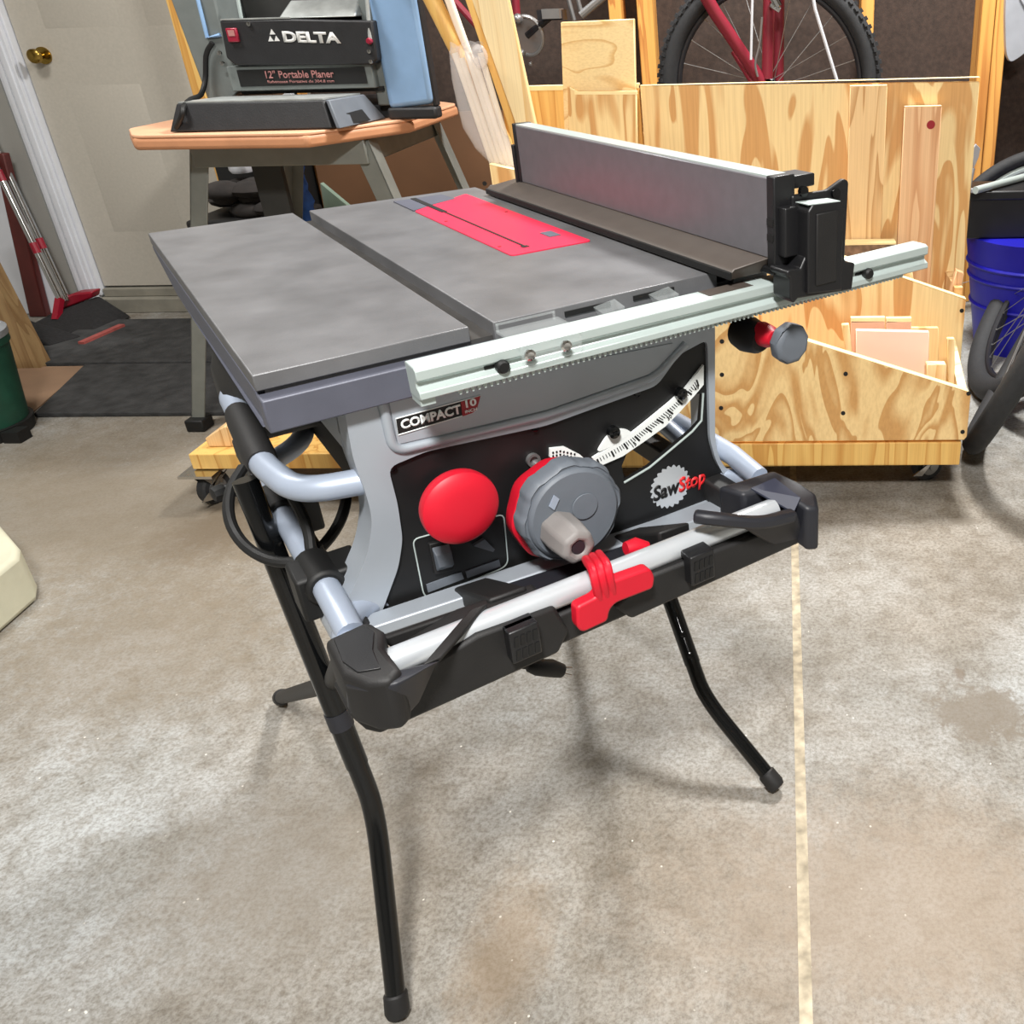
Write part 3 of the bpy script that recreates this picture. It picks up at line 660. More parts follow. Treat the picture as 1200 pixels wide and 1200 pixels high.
KR = S(826, 818, 0, .44); TR = KR+(S(786, 705, 0, .455)-KR)*2.2
leg(S(906, 916, 2, .016), KR, TR)
FB = S(330, 817, 2, .016); KB = S(392, 800, 0, .010)
leg(FB, KB, KB+V(-.004, -.20, .17), mat='blackm')
FBR = V(.470, .61, .016)
leg(FBR, V(.43, KB.y, KB.z), V(.43, KB.y-.07, KB.z+.07), mat='blackm')
a = S(392, 828, 0, -.004); m = MB(); m.tube([TL.lerp(KL, .665), TL.lerp(KL, .715)], .0121, 18); m.build('leg_band', 'capdark', st)
# top bars
def bar(pf, name='front_bar'):
    m = MB(); m.prism([S(x, y, 1, -.135) for x, y in pf], (0, .045, 0)); return m.build(name, 'blackm', st, bevel=.003)
b1 = bar([(408, 838), (430, 857), (446, 861), (655, 766), (668, 740), (651, 712), (560, 745)])
b2 = bar([(720, 712), (741, 726), (940, 636), (946, 618), (900, 622), (760, 676)])
m = MB(); m.bb((.0, -.128, .492), (.41, -.100, .522)); m.build('lever_bar', 'blackm', st, bevel=.003)
for x in (.02, .40):
    m = MB(); m.bb((x-.012, -.11, .487), (x+.012, .45, .512)); m.build('side_bar', 'blackm', st, bevel=.003)
# clips holding the tube
for x, z in ((.117, .512), (.285, .511)):
    m = MB(); m.bb((x-.0125, -.146, z-.004), (x+.0125, -.133, z+.026)); m.bb((x-.0125, -.140, z+.019), (x+.0125, -.128, z+.026)); cp = m.build('tube_clip', 'black', st, bevel=.0015)
    m = MB()
    for i in range(4):
        for j in range(2):
            px = x-.0095+i*.0052; zz = z-.001+j*.0125; a = [V(px, -.1466, zz), V(px+.0036, -.1466, zz), V(px+.0046, -.1466, zz+.009), V(px+.001, -.1466, zz+.009)]
            m.hexa(a, [q+V(0, .001, 0) for q in a])
    m.build('clip_rib', 'ink', cp)
# red release lever
m = MB(); m.prism(rpoly([S(x, y, 1, -.15) for x, y in [(676, 712), (700, 700), (706, 686), (762, 666), (768, 676), (766, 690), (722, 707), (715, 715), (713, 728), (683, 742), (677, 736)]], .004), (0, .012, 0))
rl = m.build('release_lever', 'redbright', st, bevel=.002)
m = MB()
hk = [S(x, y, 1, yy) for x, y, yy in [(712, 705, -.145), (706, 680, -.150), (703, 664, -.143), (696, 655, -.118), (694, 652, -.10)]]
for dx in (-.008, .0, .008): m.tube(bez([h+V(dx*.8, 0, 0) for h in hk], .012), .0038, 10)
m.tube([S(733, 643, 1, -.098), S(745, 640, 1, -.098), S(758, 642, 1, -.10)], [.006, .008, .006], 12)
m.build('lever_hook', 'redbright', rl)
# clamps where stand grips the left base tube
for y, w in ((.20, .05), (.045, .05)):
    m = MB(); m.tube([V(.012, y-w/2, zb), V(.012, y+w/2, zb)], .0165, 16); m.bb((-.010, y-.02, .50), (.012, y+.02, .542)); m.bb((.020, y-.020, zb-.03), (.046, y+.020, zb+.010)); tc_ = m.build('tube_clamp', 'ink', st, bevel=.003)
m = MB(); m.lathe([(.006, 0), (.008, .004), (.007, .012), (0, .013)], S(264, 574, 1, .22), (-1, -.3, 0), 8); m.tube([S(264, 574, 1, .22), V(-.002, .2, .55)], .006); m.build('clamp_knob', 'ink', st)

# ================================================================== SETTING
WY = 2.5
fl = MB(); fl.bb((-3.2, -3.6, -.06), (3.2, 2.8, 0)); struct(fl.build('floor', 'floor', smooth=False))
m = MB(); m.bb((-3.2, -3.6, 2.5), (3.2, 2.8, 2.56)); struct(m.build('ceiling', 'ceil'))
m = MB(); m.bb((.397, -3.5, .0), (.4115, 2.4, .0012)); struct(m.build('trim_4', 'joint'))
# back wall: plaster beside the door, bare studs with dark board on the right
m = MB(); m.bb((-3.2, WY, 0), (-2.17, WY+.1, 2.5)); m.bb((-2.17, WY, 2.06), (-1.25, WY+.1, 2.5)); m.bb((-1.25, WY+.09, 0), (-1.19, WY+.1, 2.5))
struct(m.build('wall_back', 'wallp'))
m = MB(); m.bb((-1.2, WY+.09, 0), (3.2, WY+.12, 2.5)); struct(m.build('wall_right_back', 'backboard')).name = 'wall_backboard'
m = MB(); m.bb((-3.2, -3.6, 0), (-3.1, WY, 2.5)); struct(m.build('wall_left', 'wallp'))
m = MB(); m.bb((3.1, -3.6, 0), (3.2, WY+.1, 2.5)); struct(m.build('wall_right', 'wallp'))
m = MB(); m.bb((-3.2, -3.7, 0), (3.2, -3.6, 2.5)); struct(m.build('wall_front', 'wallp'))
k = 1
for x0, x1 in ((.628, .668), (.990, 1.030), (1.032, 1.070), (-.062, -.012), (-.15, -.11), (-1.24, -1.2), (1.75, 1.79)):
    m = MB(); m.bb((x0, WY-.002 if x0 < .9 or x0 > 1.1 else WY-.03, 0), (x1, WY+.09, 2.5)); o = m.build('wall_stud', 'stud', bevel=.003)
    struct(o)
m = MB(); m.bb((-1.2, WY+.04, 0), (3.1, WY+.09, .04)); struct(m.build('baseboard_back', 'stud'))
# door, casing, sill
dx0 = -2.079; dx1 = -1.27; dz = .088
d = MB(); d.bb((dx0, WY+.02, dz), (dx1, WY+.06, 2.03)); dr = struct(d.build('door_1', 'door', bevel=.002))
pan_ = MB()
def recess(x0, x1, z0, z1):
    a = [V(x0, WY+.0205, z0), V(x1, WY+.0205, z0), V(x1, WY+.0205, z1), V(x0, WY+.0205, z1)]; s = .022; y = WY+.0165
    pan_.hexa(a, [V(x0+s, y, z0+s), V(x1-s, y, z0+s), V(x1-s, y, z1-s), V(x0+s, y, z1-s)])
for x0, x1 in ((-1.975, -1.715), (-1.635, -1.375)):
    recess(x0, x1, .28, .765); recess(x0, x1, .93, 1.55); recess(x0, x1, 1.64, 1.92)
pan_.build('door_panel', 'door', dr)
kn = G(40, 66, 1, WY-.03)
m = MB(); m.lathe([(.026, .0), (.026, .005), (.010, .009), (.009, .024), (.017, .029), (.0225, .038), (.0215, .048), (.013, .054), (0, .056)], (kn.x-.005, WY+.02, kn.z), (0, -1, 0), 28); m.build('door_knob', 'brass', dr)
m = MB()
for a, b, dep in ((0, .06, .018), (.012, .03, .024), (.036, .05, .022)): m.bb((dx0-.012-b, WY-dep, .045), (dx0-.012-a, WY+.01, 2.1))
m.bb((dx0-.012, WY-.004, .06), (dx0-.003, WY+.06, 2.06))
struct(m.build('trim_1', 'trimw', bevel=.002))
m = MB(); m.bb((dx1+.003, WY-.02, .0), (dx1+.07, WY+.02, 2.1)); struct(m.build('trim_2', 'trimw', bevel=.002))
m = MB(); m.bb((dx0-.05, WY-.025, .0), (dx1+.07, WY+.07, .052)); m.bb((dx0, WY+.005, .052), (dx1, WY+.07, .082)); struct(m.build('trim_3', 'concrete2', bevel=.003))
# ================================================================== LUMBER CART
ct = thing('lumber_cart', (-.06, 1.3, 0), 'plywood lumber cart on casters with sloping divider panels, behind the table saw', 'lumber cart')
bz0, bz1 = .088, .140
m = MB(); m.bb((-.22, 1.085, bz0), (.748, 1.105, bz1)); m.bb((-.22, 1.535, bz0), (.748, 1.555, bz1)); m.bb((-.22, 1.105, bz1-.02), (.748, 1.535, bz1)); m.bb((-.890, 1.085, bz0), (-.22, 1.30, bz0+.036)); m.bb((.73, 1.105, bz0), (.748, 1.535, bz1-.02)); m.build('cart_base', 'pineyellow', ct, bevel=.002)
def yz(px, py, y): p = G(px, py, 1, y); return p
def panel(name, pts, y, th, mat, parent=ct):
    m = MB(); m.prism([V(p.x, y, p.z) for p in pts], (0, th, 0)); return m.build(name, mat, parent, bevel=.0012, seg=1)
fz = lambda x: .253-.342*(x-.757)
p1 = panel('front_divider', [V(-.2, 0, .147), V(.752, 0, .147), V(.757, 0, .155), V(.757, 0, .247), V(.752, 0, .253), V(-.2, 0, .58)], 1.082, .018, 'plyrot')
m = MB(); m.prism([V(-.2, 1.082, .5801), V(.752, 1.082, .2535), V(.752, 1.10, .2535), V(-.2, 1.10, .5801)], (0, 0, .0012)); m.build('panel_edge', 'edge', p1)
y2 = 1.255
a = yz(1056, 325, y2); b = yz(1132, 351, y2); s2 = (b.z-a.z)/(b.x-a.x)
zL = yz(570, 193, y2).z; zM = b.z+s2*(.30-b.x)
p2 = panel('middle_divider', [V(-.2, 0, .147), V(b.x, 0, .147), V(b.x, 0, b.z), V(.30, 0, zM), V(-.2, 0, zL)], y2, .018, 'ply')
m = MB(); m.prism([V(.30, y2, zM), V(b.x, y2, b.z), V(b.x, y2+.018, b.z), V(.30, y2+.018, zM)], (0, 0, .0012)); m.prism([V(-.2, y2, zL), V(.30, y2, zM), V(.30, y2+.018, zM), V(-.2, y2+.018, zL)], (0, 0, .0012)); m.build('panel_edge', 'edge', p2)
y3 = 1.40
c0 = yz(1148, 96, y3); c1 = yz(1128, 330, y3); c2 = yz(750, 98, y3)
p3 = panel('tall_back_panel', [V(c2.x, 0, .147), V(c1.x+.002, 0, .147), V(c0.x, 0, c0.z), V(c2.x, 0, c0.z+.008)], y3, .018, 'ply')
m = MB(); m.bb((c2.x, y3, c0.z+.008), (c0.x, y3+.018, c0.z+.009)); m.build('panel_edge', 'edge', p3)
p4 = panel('left_back_panel', [V(-.2, 0, .147), V(c2.x-.003, 0, .147), V(c2.x-.003, 0, c0.z+.010), V(-.2, 0, c0.z+.012)], y3, .018, 'pineyellow')
m = MB(); m.bb((-.2, y3-.001, c0.z+.004), (c2.x-.003, y3+.018, c0.z+.013)); m.build('panel_edge', 'edge', p4)
panel('rear_panel', [V(-.2, 0, .147), V(.75, 0, .147), V(.75, 0, .70), V(-.2, 0, .70)], 1.535, .018, 'ply')
for x0 in (-.2,):
    m = MB(); m.bb((x0-.018, 1.082, .147), (x0, 1.535, .56)); m.build('side_panel', 'ply', ct, bevel=.001)
m = MB(); m.hexa([V(.735, 1.10, .147), V(.752, 1.10, .147), V(.752, 1.10, .252), V(.735, 1.10, .252)], [V(.735, y2, .147), V(.752, y2, .147), V(.752, y2, .30), V(.735, y2, .30)]); m.build('bin_end', 'pinelight', ct)
m = MB(); m.bb((.745, y2+.018, .147), (.762, y3, .41)); m.build('bin_end', 'pine', ct)
for px, py in ((846, 400), (846, 439), (845, 478), (991, 438), (988, 484), (1135, 461), (1128, 506)):
    p = yz(px, py, 1.082); m = MB(); m.lathe([(.0045, 0), (.0045, .0012), (0, .0012)], p, (0, -1, 0), 12); m.build('panel_screw', 'ink', p1)
for px, py in ((1127, 364), (568, 215)):
    p = yz(px, py, y2); m = MB(); m.lathe([(.0045, 0), (.0045, .0012), (0, .0012)], p, (0, -1, 0), 12); m.build('panel_screw', 'ink', p2)
def caster(x, y, a):
    m = MB(); u = V(math.cos(a), math.sin(a), 0); w = V(-u.y, u.x, 0)
    m.lathe([(.018, -.012), (.033, -.012), (.037, -.008), (.037, .008), (.033, .012), (.018, .012)], V(x, y, .037), w, 28); c = m.build('caster', 'rubber', ct)
    m = MB(); m.lathe([(.022, -.0135), (.022, .0135)], V(x, y, .037), w, 20); m.build('caster_hub', 'steel', c)
    m = MB()
    for s in (-1, 1):
        q = w*(.017*s); m.prism([V(x, y, .026)+q, V(x, y, .045)+q-u*.010, V(x, y, .080)+q-u*.035, V(x, y, .080)+q+u*.015, V(x, y, .040)+q+u*.012], w*.002)
    m.box((x-u.x*.008, y-u.y*.008, .083), (.075, .075, .006)); m.prism([V(x, y, .05)-w*.02-u*.005, V(x, y, .072)-w*.02+u*.03, V(x, y, .030)-w*.02-u*.055, V(x, y, .024)-w*.02-u*.03], -w*.003); m.build('caster_fork', 'chrome', c)
    m = MB(); m.lathe([(.010, 0), (.010, .004), (0, .005)], V(x, y, .04)-w*.02, -w, 14); m.build('caster_axle', 'steel', c)
    return c
caster(.70, 1.19, .5); caster(-.868, 1.10, 1.3); caster(.70, 1.48, .3); caster(-.83, 1.27, .2)
m = MB(); pz = [G(240, 514, 1, 1.12), G(262, 500, 1, 1.12), G(300, 505, 1, 1.12), G(300, 527, 1, 1.12), G(246, 527, 1, 1.12)]
m.prism([V(p.x, 1.12, max(p.z, .125)) for p in pz], (0, .09, 0)); sco = m.build('offcut_block', 'pine', bevel=.002, org=V(pz[3].x-.05, 1.16, .125))
tag(sco, 'small angled pine block lying on the left end of the lumber cart base', 'wood offcut')
# scraps standing in the cart
def board(name, pts, y, th, mat, label, lean=0, group=None, cat='wood board', bev=.0015, zb_=None):
    q = [V(p.x, y, p.z) for p in pts]
    if zb_ is not None: q = [V(p.x, p.y, p.z if p.z > zb_+.02 else zb_) for p in q]
    zmin = min(p.z for p in q)
    zt = max(p.z for p in q)
    q = [V(p.x, p.y+lean*(p.z-zt), p.z) for p in q]
    m = MB(); m.prism(q, (0, th, 0)); cx = sum(p.x for p in q)/len(q)
    o = m.build(name, mat, bevel=bev, seg=1, org=V(cx, y+th/2, zmin)); return tag(o, label, cat, group)
def down(px0, px1, py, y, zbot, dx=0):
    a = G(px0, py, 1, y); b = G(px1, py, 1, y); z = (a.z+b.z)/2
    return [V(a.x, y, zbot), V(b.x, y, zbot), V(b.x, y, z), V(a.x, y, z)]
yb = y3-.022
o = board('pine_board', down(996, 1040, 101, yb, .147), yb, .018, 'pine', 'pine board standing against the tall plywood back panel, nearest the fence head', cat='wood board')
m = MB(); q = down(996, 1040, 101, yb, .147); m.bb((q[0].x+.0005, yb+.0005, q[2].z), (q[1].x-.0005, yb+.0175, q[2].z+.001)); m.build('board_end', 'edge', o)
o = board('pine_board', down(1060, 1104, 125, yb, .147), yb, .018, 'pine2', 'pinkish pine board with a dark knot against the tall back panel', cat='wood board')
q = down(1060, 1104, 125, yb, .147); m = MB(); m.bb((q[0].x+.0005, yb+.0005, q[2].z), (q[1].x-.0005, yb+.0175, q[2].z+.001)); m.build('board_end', 'edge', o)
p = G(1092, 147, 1, yb); m = MB(); m.lathe([(.0085, 0), (.008, .0006), (0, .0007)], p, (0, -1, 0), 16, lambda a: 1+.3*math.cos(a-1)); m.build('board_knot', 'badge_red', o)
y5 = y3-.062
q = down(988, 1050, 287, y5, .147); o = board('bark_edged_offcut', q, y5, .035, 'bark', 'short offcut with rough bark face in the middle bin, right of the fence head', cat='wood offcut')
m = MB(); m.bb((q[0].x, y5, q[2].z), (q[1].x, y5+.035, q[2].z+.004)); m.build('board_end', 'edge', o)
y6 = y2+.03
board('pine_stick', [G(1062, 345, 1, y6), G(1074, 345, 1, y6), G(1068, 312, 1, y6), G(1060, 316, 1, y6)], y6, .012, 'pinelight', 'short pale stick poking from the middle bin under the aluminium rail end', cat='wood offcut')
board('pine_stick', [G(1113, 352, 1, y6), G(1126, 352, 1, y6), G(1131, 322, 1, y6), G(1122, 318, 1, y6)], y6+.01, .02, 'pine2', 'tilted pine stick end at the right corner of the middle bin', cat='wood offcut')
board('plywood_offcut', [G(664, 240, 1, y3-.02), G(748, 240, 1, y3-.02), G(743, 22, 1, y3-.02), G(657, 26, 1, y3-.02)], y3-.02, .016, 'plypale', 'pale rectangular plywood offcut rising above the cart, left of the tall back panel', cat='plywood offcut', zb_=.5)
y7 = y3-.045
q = [G(668, 240, 1, y7), G(747, 240, 1, y7), G(746, 107, 1, y7), G(676, 107, 1, y7), G(665, 101, 1, y7)]
o = board('plywood_offcut', q, y7, .016, 'ply', 'lower plywood offcut with brown grain, standing in front of the pale offcut behind the fence', cat='plywood offcut')
m = MB(); m.prism([V(q[3].x-.005, y7-.0005, q[3].z-.006), V(q[2].x, y7-.0005, q[2].z-.006), V(q[2].x, y7-.0005, q[2].z), V(q[3].x-.005, y7-.0005, q[3].z)], (0, .016, 0)); m.build('board_end', 'edge', o)
# front bin scraps
yf = 1.16
board('pale_board', [G(1003, 450, 1, yf), G(1088, 450, 1, yf), G(1089, 389, 1, yf), G(1003, 387, 1, yf)], yf, .012, 'paleboard', 'smooth pale pinkish board standing in the front bin of the cart', cat='wood board')
q = [G(997, 420, 1, yf+.03), G(1036, 420, 1, yf+.03), G(1037, 376, 1, yf+.03), G(997, 376, 1, yf+.03)]
o = board('pink_board', q, yf+.03, .012, 'pinkboard', 'left one of two short pinkish boards behind the smooth pale board', cat='wood board')
m = MB(); m.bb((q[3].x, yf+.03, q[3].z-.003), (q[2].x, yf+.042, q[3].z+.006)); m.build('board_end', 'edge', o)
q = [G(1038.5, 420, 1, yf+.03), G(1068, 420, 1, yf+.03), G(1068, 377, 1, yf+.03), G(1038.5, 376, 1, yf+.03)]
o = board('pink_board', q, yf+.03, .012, 'pinkboard', 'right one of two short pinkish boards behind the smooth pale board', cat='wood board')
m = MB(); m.bb((q[3].x, yf+.03, q[3].z-.003), (q[2].x, yf+.042, q[3].z+.005)); m.build('board_end', 'edge', o)
board('thin_strip', [G(1066, 450, 1, yf+.05), G(1100, 450, 1, yf+.05), G(1100, 384, 1, yf+.05), G(1066, 384, 1, yf+.05)], yf+.05, .009, 'ply', 'thin plywood strip standing behind the right end of the smooth pale board', cat='wood offcut')
board('pale_stick', [G(1111, 460, 1, yf-.02), G(1119, 460, 1, yf-.02), G(1119, 397, 1, yf-.02), G(1110, 397, 1, yf-.02)], yf-.02, .012, 'pinelight', 'thin upright pale stick at the right end of the front bin', cat='wood offcut')
board('pale_stick', [G(992, 420, 1, yf-.03), G(1000, 420, 1, yf-.03), G(995, 380, 1, yf-.03), G(986, 381, 1, yf-.03)], yf-.03, .012, 'pinelight', 'short tilted pale stick at the left end of the front bin', cat='wood offcut')
board('thin_strip', [G(1086, 455, 1, yf-.035), G(1109, 455, 1, yf-.035), G(1109, 427, 1, yf-.035), G(1086, 427, 1, yf-.035)], yf-.035, .02, 'pinelight', 'low strip lying between the smooth pale board and the upright stick', cat='wood offcut')
# long boards leaning at the left end
yl = 1.30
board('long_pine_board', [V(-.095, 0, .147), V(-.012, 0, .147)]+[G(626, 142, 1, yl), G(595, 0, 1, yl)]+[G(585, -90, 1, yl), G(545, -90, 1, yl), G(553, 0, 1, yl), G(603, 142, 1, yl)], yl, .019, 'pinelight', 'wide pale pine board leaning in the cart, right of the dowel bundle')
board('long_pine_board', [V(-.12, 0, .147), V(-.07, 0, .147)]+[G(609, 148, 1, yl+.02), G(560, 0, 1, yl+.02), G(535, -70, 1, yl+.02), G(520, -70, 1, yl+.02), G(545, 0, 1, yl+.02), G(596, 150, 1, yl+.02)], yl+.021, .019, 'pineyellow', 'yellow pine board leaning just behind the wide pale board')
# dowels in a plastic bag
yd = 1.284
dn = ['leftmost', 'second from the left', 'middle', 'second from the right', 'rightmost']
for i in range(5):
    a = G(533+i*7.5, 62+(i % 2)*6, 1, yd); b = G(580+i*6.0, 200, 1, yd+.004)
    dd = (b-a).normalized(); e = a+dd*((a.z-.20)/-dd.z)
    m = MB(); m.tube([a, e], .0062, 12); o = m.build('wooden_dowel', 'dowel', org=e)
    tag(o, ['leftmost pale wooden dowel of the bundle in the plastic bag', 'second pale wooden dowel from the left in the plastic bag', 'middle pale wooden dowel in the plastic bag', 'second pale wooden dowel from the right in the plastic bag', 'rightmost pale wooden dowel of the bundle in the plastic bag'][i], 'dowel', 'dowels in the plastic bag')
m = MB(); rings = []
for (xl, xr, py, th) in ((528, 566, 52, .020), (527, 562, 62, .018), (529, 570, 72, .026), (530, 572, 95, .028), (535, 580, 120, .028), (541, 588, 145, .026), (556, 598, 170, .024), (580, 605, 192, .018)):
    a = G(xl, py, 1, yd); b = G(xr, py, 1, yd); c = (a+b)/2; w = (b-a).length/2
    rings.append([m.bm.verts.new(c+V(math.cos(t)*w*(1+.06*math.sin(5*t+py)), math.sin(t)*th, .006*math.sin(3*t+py*.3))) for t in [2*PI*i/24 for i in range(24)]])
for A, B in zip(rings, rings[1:]):
    for j in range(24): m.bm.faces.new((A[j], A[(j+1) % 24], B[(j+1) % 24], B[j]))
a = G(560, 70, 1, yd)
bg = m.build('plastic_bag', 'bag', org=G(590, 192, 1, yd)); tag(bg, 'cloudy plastic bag wrapped around the dowel bundle, gathered at its top', 'plastic bag')
m = MB(); m.ball(G(562, 66, 1, yd-.01), .022, (.75, .5, 1.0)); kb_ = m.build('bag_knot', 'bag', bg)
for (x0, y0, x1, y1, r, mat, nm, lb) in ((497, -20, 537, 60, .017, 'pineyellow', 'wooden_pole', 'thick yellow wooden pole standing in the cart, left of the thin pale pole'), (519, -20, 549, 64, .0085, 'dowel', 'wooden_pole', 'thin pale wooden pole standing beside the thick yellow pole')):
    a = G(x0, y0, 1, 1.362); b = G(x1, y1, 1, 1.362); dd = (b-a).normalized(); e = a+dd*((a.z-.147)/-dd.z)
    m = MB(); m.tube([a-dd*.25, e], r, 18); tag(m.build(nm, mat, org=e), lb, 'pole')

# ================================================================== PLANER AND ITS STAND
ps = thing('planer_stand', (-.78, 1.72, 0), 'grey steel leg stand with a salmon cut-corner table top, carrying the planer', 'tool stand')
zt = .735
tp = [V(-1.02, 1.405, 0), V(-.625, 1.385, 0), V(-.48, 1.60, 0), V(-.475, 1.93, 0), V(-.62, 2.07, 0), V(-.98, 2.07, 0), V(-1.11, 1.93, 0), V(-1.11, 1.53, 0)]
m = MB(); m.prism([p+V(0, 0, zt-.032) for p in tp], (0, 0, .026)); m.build('table_edge_band', 'tableedge', ps, bevel=.008, seg=3)
m = MB(); m.prism([p+V(0, 0, zt-.007) for p in rpoly([q*.995+V(-.004, .008, 0) for q in tp], .02)], (0, 0, .007)); m.build('table_top', 'tabletop', ps, bevel=.002)
m = MB(); m.bb((-.96, 1.50, zt-.085), (-.555, 1.515, zt-.032)); m.bb((-.96, 1.98, zt-.085), (-.555, 1.995, zt-.032)); m.bb((-.96, 1.515, zt-.085), (-.948, 1.98, zt-.032)); m.bb((-.567, 1.515, zt-.085), (-.555, 1.98, zt-.032)); m.build('apron_frame', 'standgrey', ps, bevel=.002)
for sx, sy in ((-1, -1), (1, -1), (-1, 1), (1, 1)):
    tx = -.757+sx*.185; ty = 1.747+sy*.235; fx = -.757+sx*.375; fy = 1.747+sy*.265
    a = V(tx, ty, zt-.034); b = V(fx, fy, .03); w = .022 if sy < 0 else .018
    m = MB()
    # L section leg
    m.hexa([a+V(-w*sx, 0, 0), a+V(w*sx, 0, 0), b+V(w*.8*sx, 0, 0), b+V(-w*.8*sx, 0, 0)], [p+V(0, .004, 0) for p in (a+V(-w*sx, 0, 0), a+V(w*sx, 0, 0), b+V(w*.8*sx, 0, 0), b+V(-w*.8*sx, 0, 0))])
    m.hexa([a+V(w*sx, 0, 0), a+V(w*sx, -sy*.045, 0), b+V(w*.8*sx, -sy*.036, 0), b+V(w*.8*sx, 0, 0)], [p+V(-.004*sx, 0, 0) for p in (a+V(w*sx, 0, 0), a+V(w*sx, -sy*.045, 0), b+V(w*.8*sx, -sy*.036, 0), b+V(w*.8*sx, 0, 0))])
    l = m.build('leg', 'standgrey', ps, bevel=.001)
    m = MB(); m.bb((fx-.024, fy-.024, 0), (fx+.024, fy+.024, .032)); m.build('foot_pad', 'ink', l, bevel=.004)
for x in (-1, 1):
    m = MB(); m.strip([V(-.757+x*.26, 1.50, .42), V(-.757+x*.26, 1.99, .42)], .004, .03); m.build('leg_brace', 'standgrey', ps)
m = MB(); m.bb((-.885, 1.60, .18), (-.815, 1.615, zt-.085)); m.build('stand_panel', 'standdark', ps)
for q in ((435, 165), (470, 162)):
    p = G(*q, 1, 1.40)
pl = thing('thickness_planer', (-.72, 1.70, zt), 'black and pale blue benchtop planer standing on the salmon stand top', 'planer')
# infeed extension table, front
m = MB(); za = zt+.002; zc = zt+.058
A = [V(-.945, 1.425, za), V(-.585, 1.425, za), V(-.60, 1.445, zc), V(-.925, 1.445, zc)]
m.hexa(A, [V(-.945, 1.60, za), V(-.545, 1.60, za), V(-.565, 1.56, zc), V(-.90, 1.56, zc)]); inf = m.build('infeed_table', 'planerblk', pl, bevel=.003)
m = MB(); m.prism([V(-.922, 1.447, zc), V(-.602, 1.447, zc), V(-.567, 1.56, zc), V(-.885, 1.56, zc)], (0, 0, .003)); m.build('infeed_top', 'planertop', inf)
m = MB(); m.hexa([V(-.595, 1.445, zc), V(-.567, 1.56, zc), V(-.545, 1.60, za), V(-.575, 1.425, za)], [V(-.586, 1.442, zc), V(-.558, 1.56, zc), V(-.535, 1.60, za), V(-.565, 1.422, za)]); e_ = m.build('infeed_end', 'wheelgrey', inf, bevel=.002)
m = MB(); m.hexa([V(-.572, 1.46, za+.004), V(-.552, 1.53, za+.004), V(-.562, 1.52, za+.028), V(-.576, 1.47, za+.026)], [V(-.562, 1.458, za+.004), V(-.542, 1.53, za+.004), V(-.552, 1.52, za+.028), V(-.566, 1.468, za+.026)]); m.build('hand_slot', 'ink', e_)
# side columns
yc = 1.60
m = MB(); m.prism([V(G(208, 0, 1, yc).x-.03, yc, zt+.40), V(G(252, 0, 1, yc).x, yc, zt+.40), V(G(252, 0, 1, yc).x, yc, .992), V(-.872, yc, .90), V(-.85, yc, zt+.075), V(-.93, yc, zt+.03), V(-.945, yc, zt+.03)], (0, .30, 0)); lc_ = m.build('side_column', 'planergrey', pl, bevel=.004)
m = MB(); m.tube([G(227, -10, 1, yc-.004), G(232, 0, 1, yc-.004), G(243, 44, 1, yc-.004), G(258, 41, 1, yc-.004)], .0045, 8); m.build('column_lip', 'planerblue', lc_)
xr0 = G(431, 0, 1, yc-.02).x; xr1 = G(488, 0, 1, yc-.02).x; zb0 = G(470, 126, 1, yc-.02).z
m = MB(); m.prism([V(xr0-.002, yc-.02, zt+.40), V(xr1+.0, yc-.02, zt+.40), V(xr1-.002, yc-.02, zb0+.006), V(xr0+.0, yc-.02, zb0-.004)], (0, .024, 0)); rc = m.build('side_column', 'planerblue', pl, bevel=.012, seg=3)
m = MB(); m.bb((xr0-.004, yc-.022, zt), (xr1+.003, yc+.02, zb0-.0)); m.build('column_base', 'planerblk', rc, bevel=.006)
m = MB(); m.bb((xr0-.028, yc-.008, zt+.03), (xr0+.004, yc+.2, zt+.40)); m.build('column_lip', 'planergrey', rc, bevel=.004)
m = MB(); m.bb((xr1-.006, yc-.012, zb0), (xr1+.002, yc+.018, zt+.40)); m.build('column_side', 'planerblk', rc, bevel=.003)
# cutter head with motor housing
yh = 1.555
hb = [G(257, 24, 1, yh), G(340, 22, 1, yh), G(436, 24, 1, yh), G(442, 70, 1, yh), G(436, 76, 1, yh), G(276, 77, 1, yh), G(265, 68, 1, yh)]
m = MB(); m.prism([V(p.x, yh, p.z) for p in hb], (0, .22, 0)); hd_ = m.build('motor_housing', 'planerblk', pl, bevel=.004)
m = MB(); a = G(330, 8, 1, yh+.03); b = G(424, 24, 1, yh+.03); m.prism([V(a.x, yh, hb[0].z), V(b.x, yh, hb[0].z), V(b.x-.005, yh+.05, hb[0].z+.035), V(a.x+.012, yh+.05, hb[0].z+.035)], (0, .12, 0)); m.build('chip_deflector', 'planertop', hd_, bevel=.004)
m = MB(); m.bb((hb[0].x+.002, yh, hb[0].z), (hb[1].x, yh+.03, hb[0].z+.003)); m.build('housing_edge', 'planertop', hd_)
lo = G(275, 80, 1, yh+.01); hi = G(434, 100, 1, yh+.01)
m = MB(); m.bb((lo.x-.02, yh+.012, hi.z-.006), (hi.x+.01, yh+.20, lo.z+.004)); sp_ = m.build('carriage_plate', 'planergrey', pl, bevel=.002)
m = MB(); m.bb((lo.x+.003, yh+.010, hi.z+.004), (hi.x-.006, yh+.013, lo.z-.004)); m.build('model_plate', 'ink', sp_)
m = MB(); m.bb((lo.x-.01, yh+.03, zc+.004), (hi.x+.02, yh+.18, hi.z-.004)); m.build('feed_roller', 'ink', pl)
m = MB(); m.bb((-.90, 1.62, zt), (xr0, 1.90, zt+.03)); m.build('base_plate', 'planerblk', pl, bevel=.003)
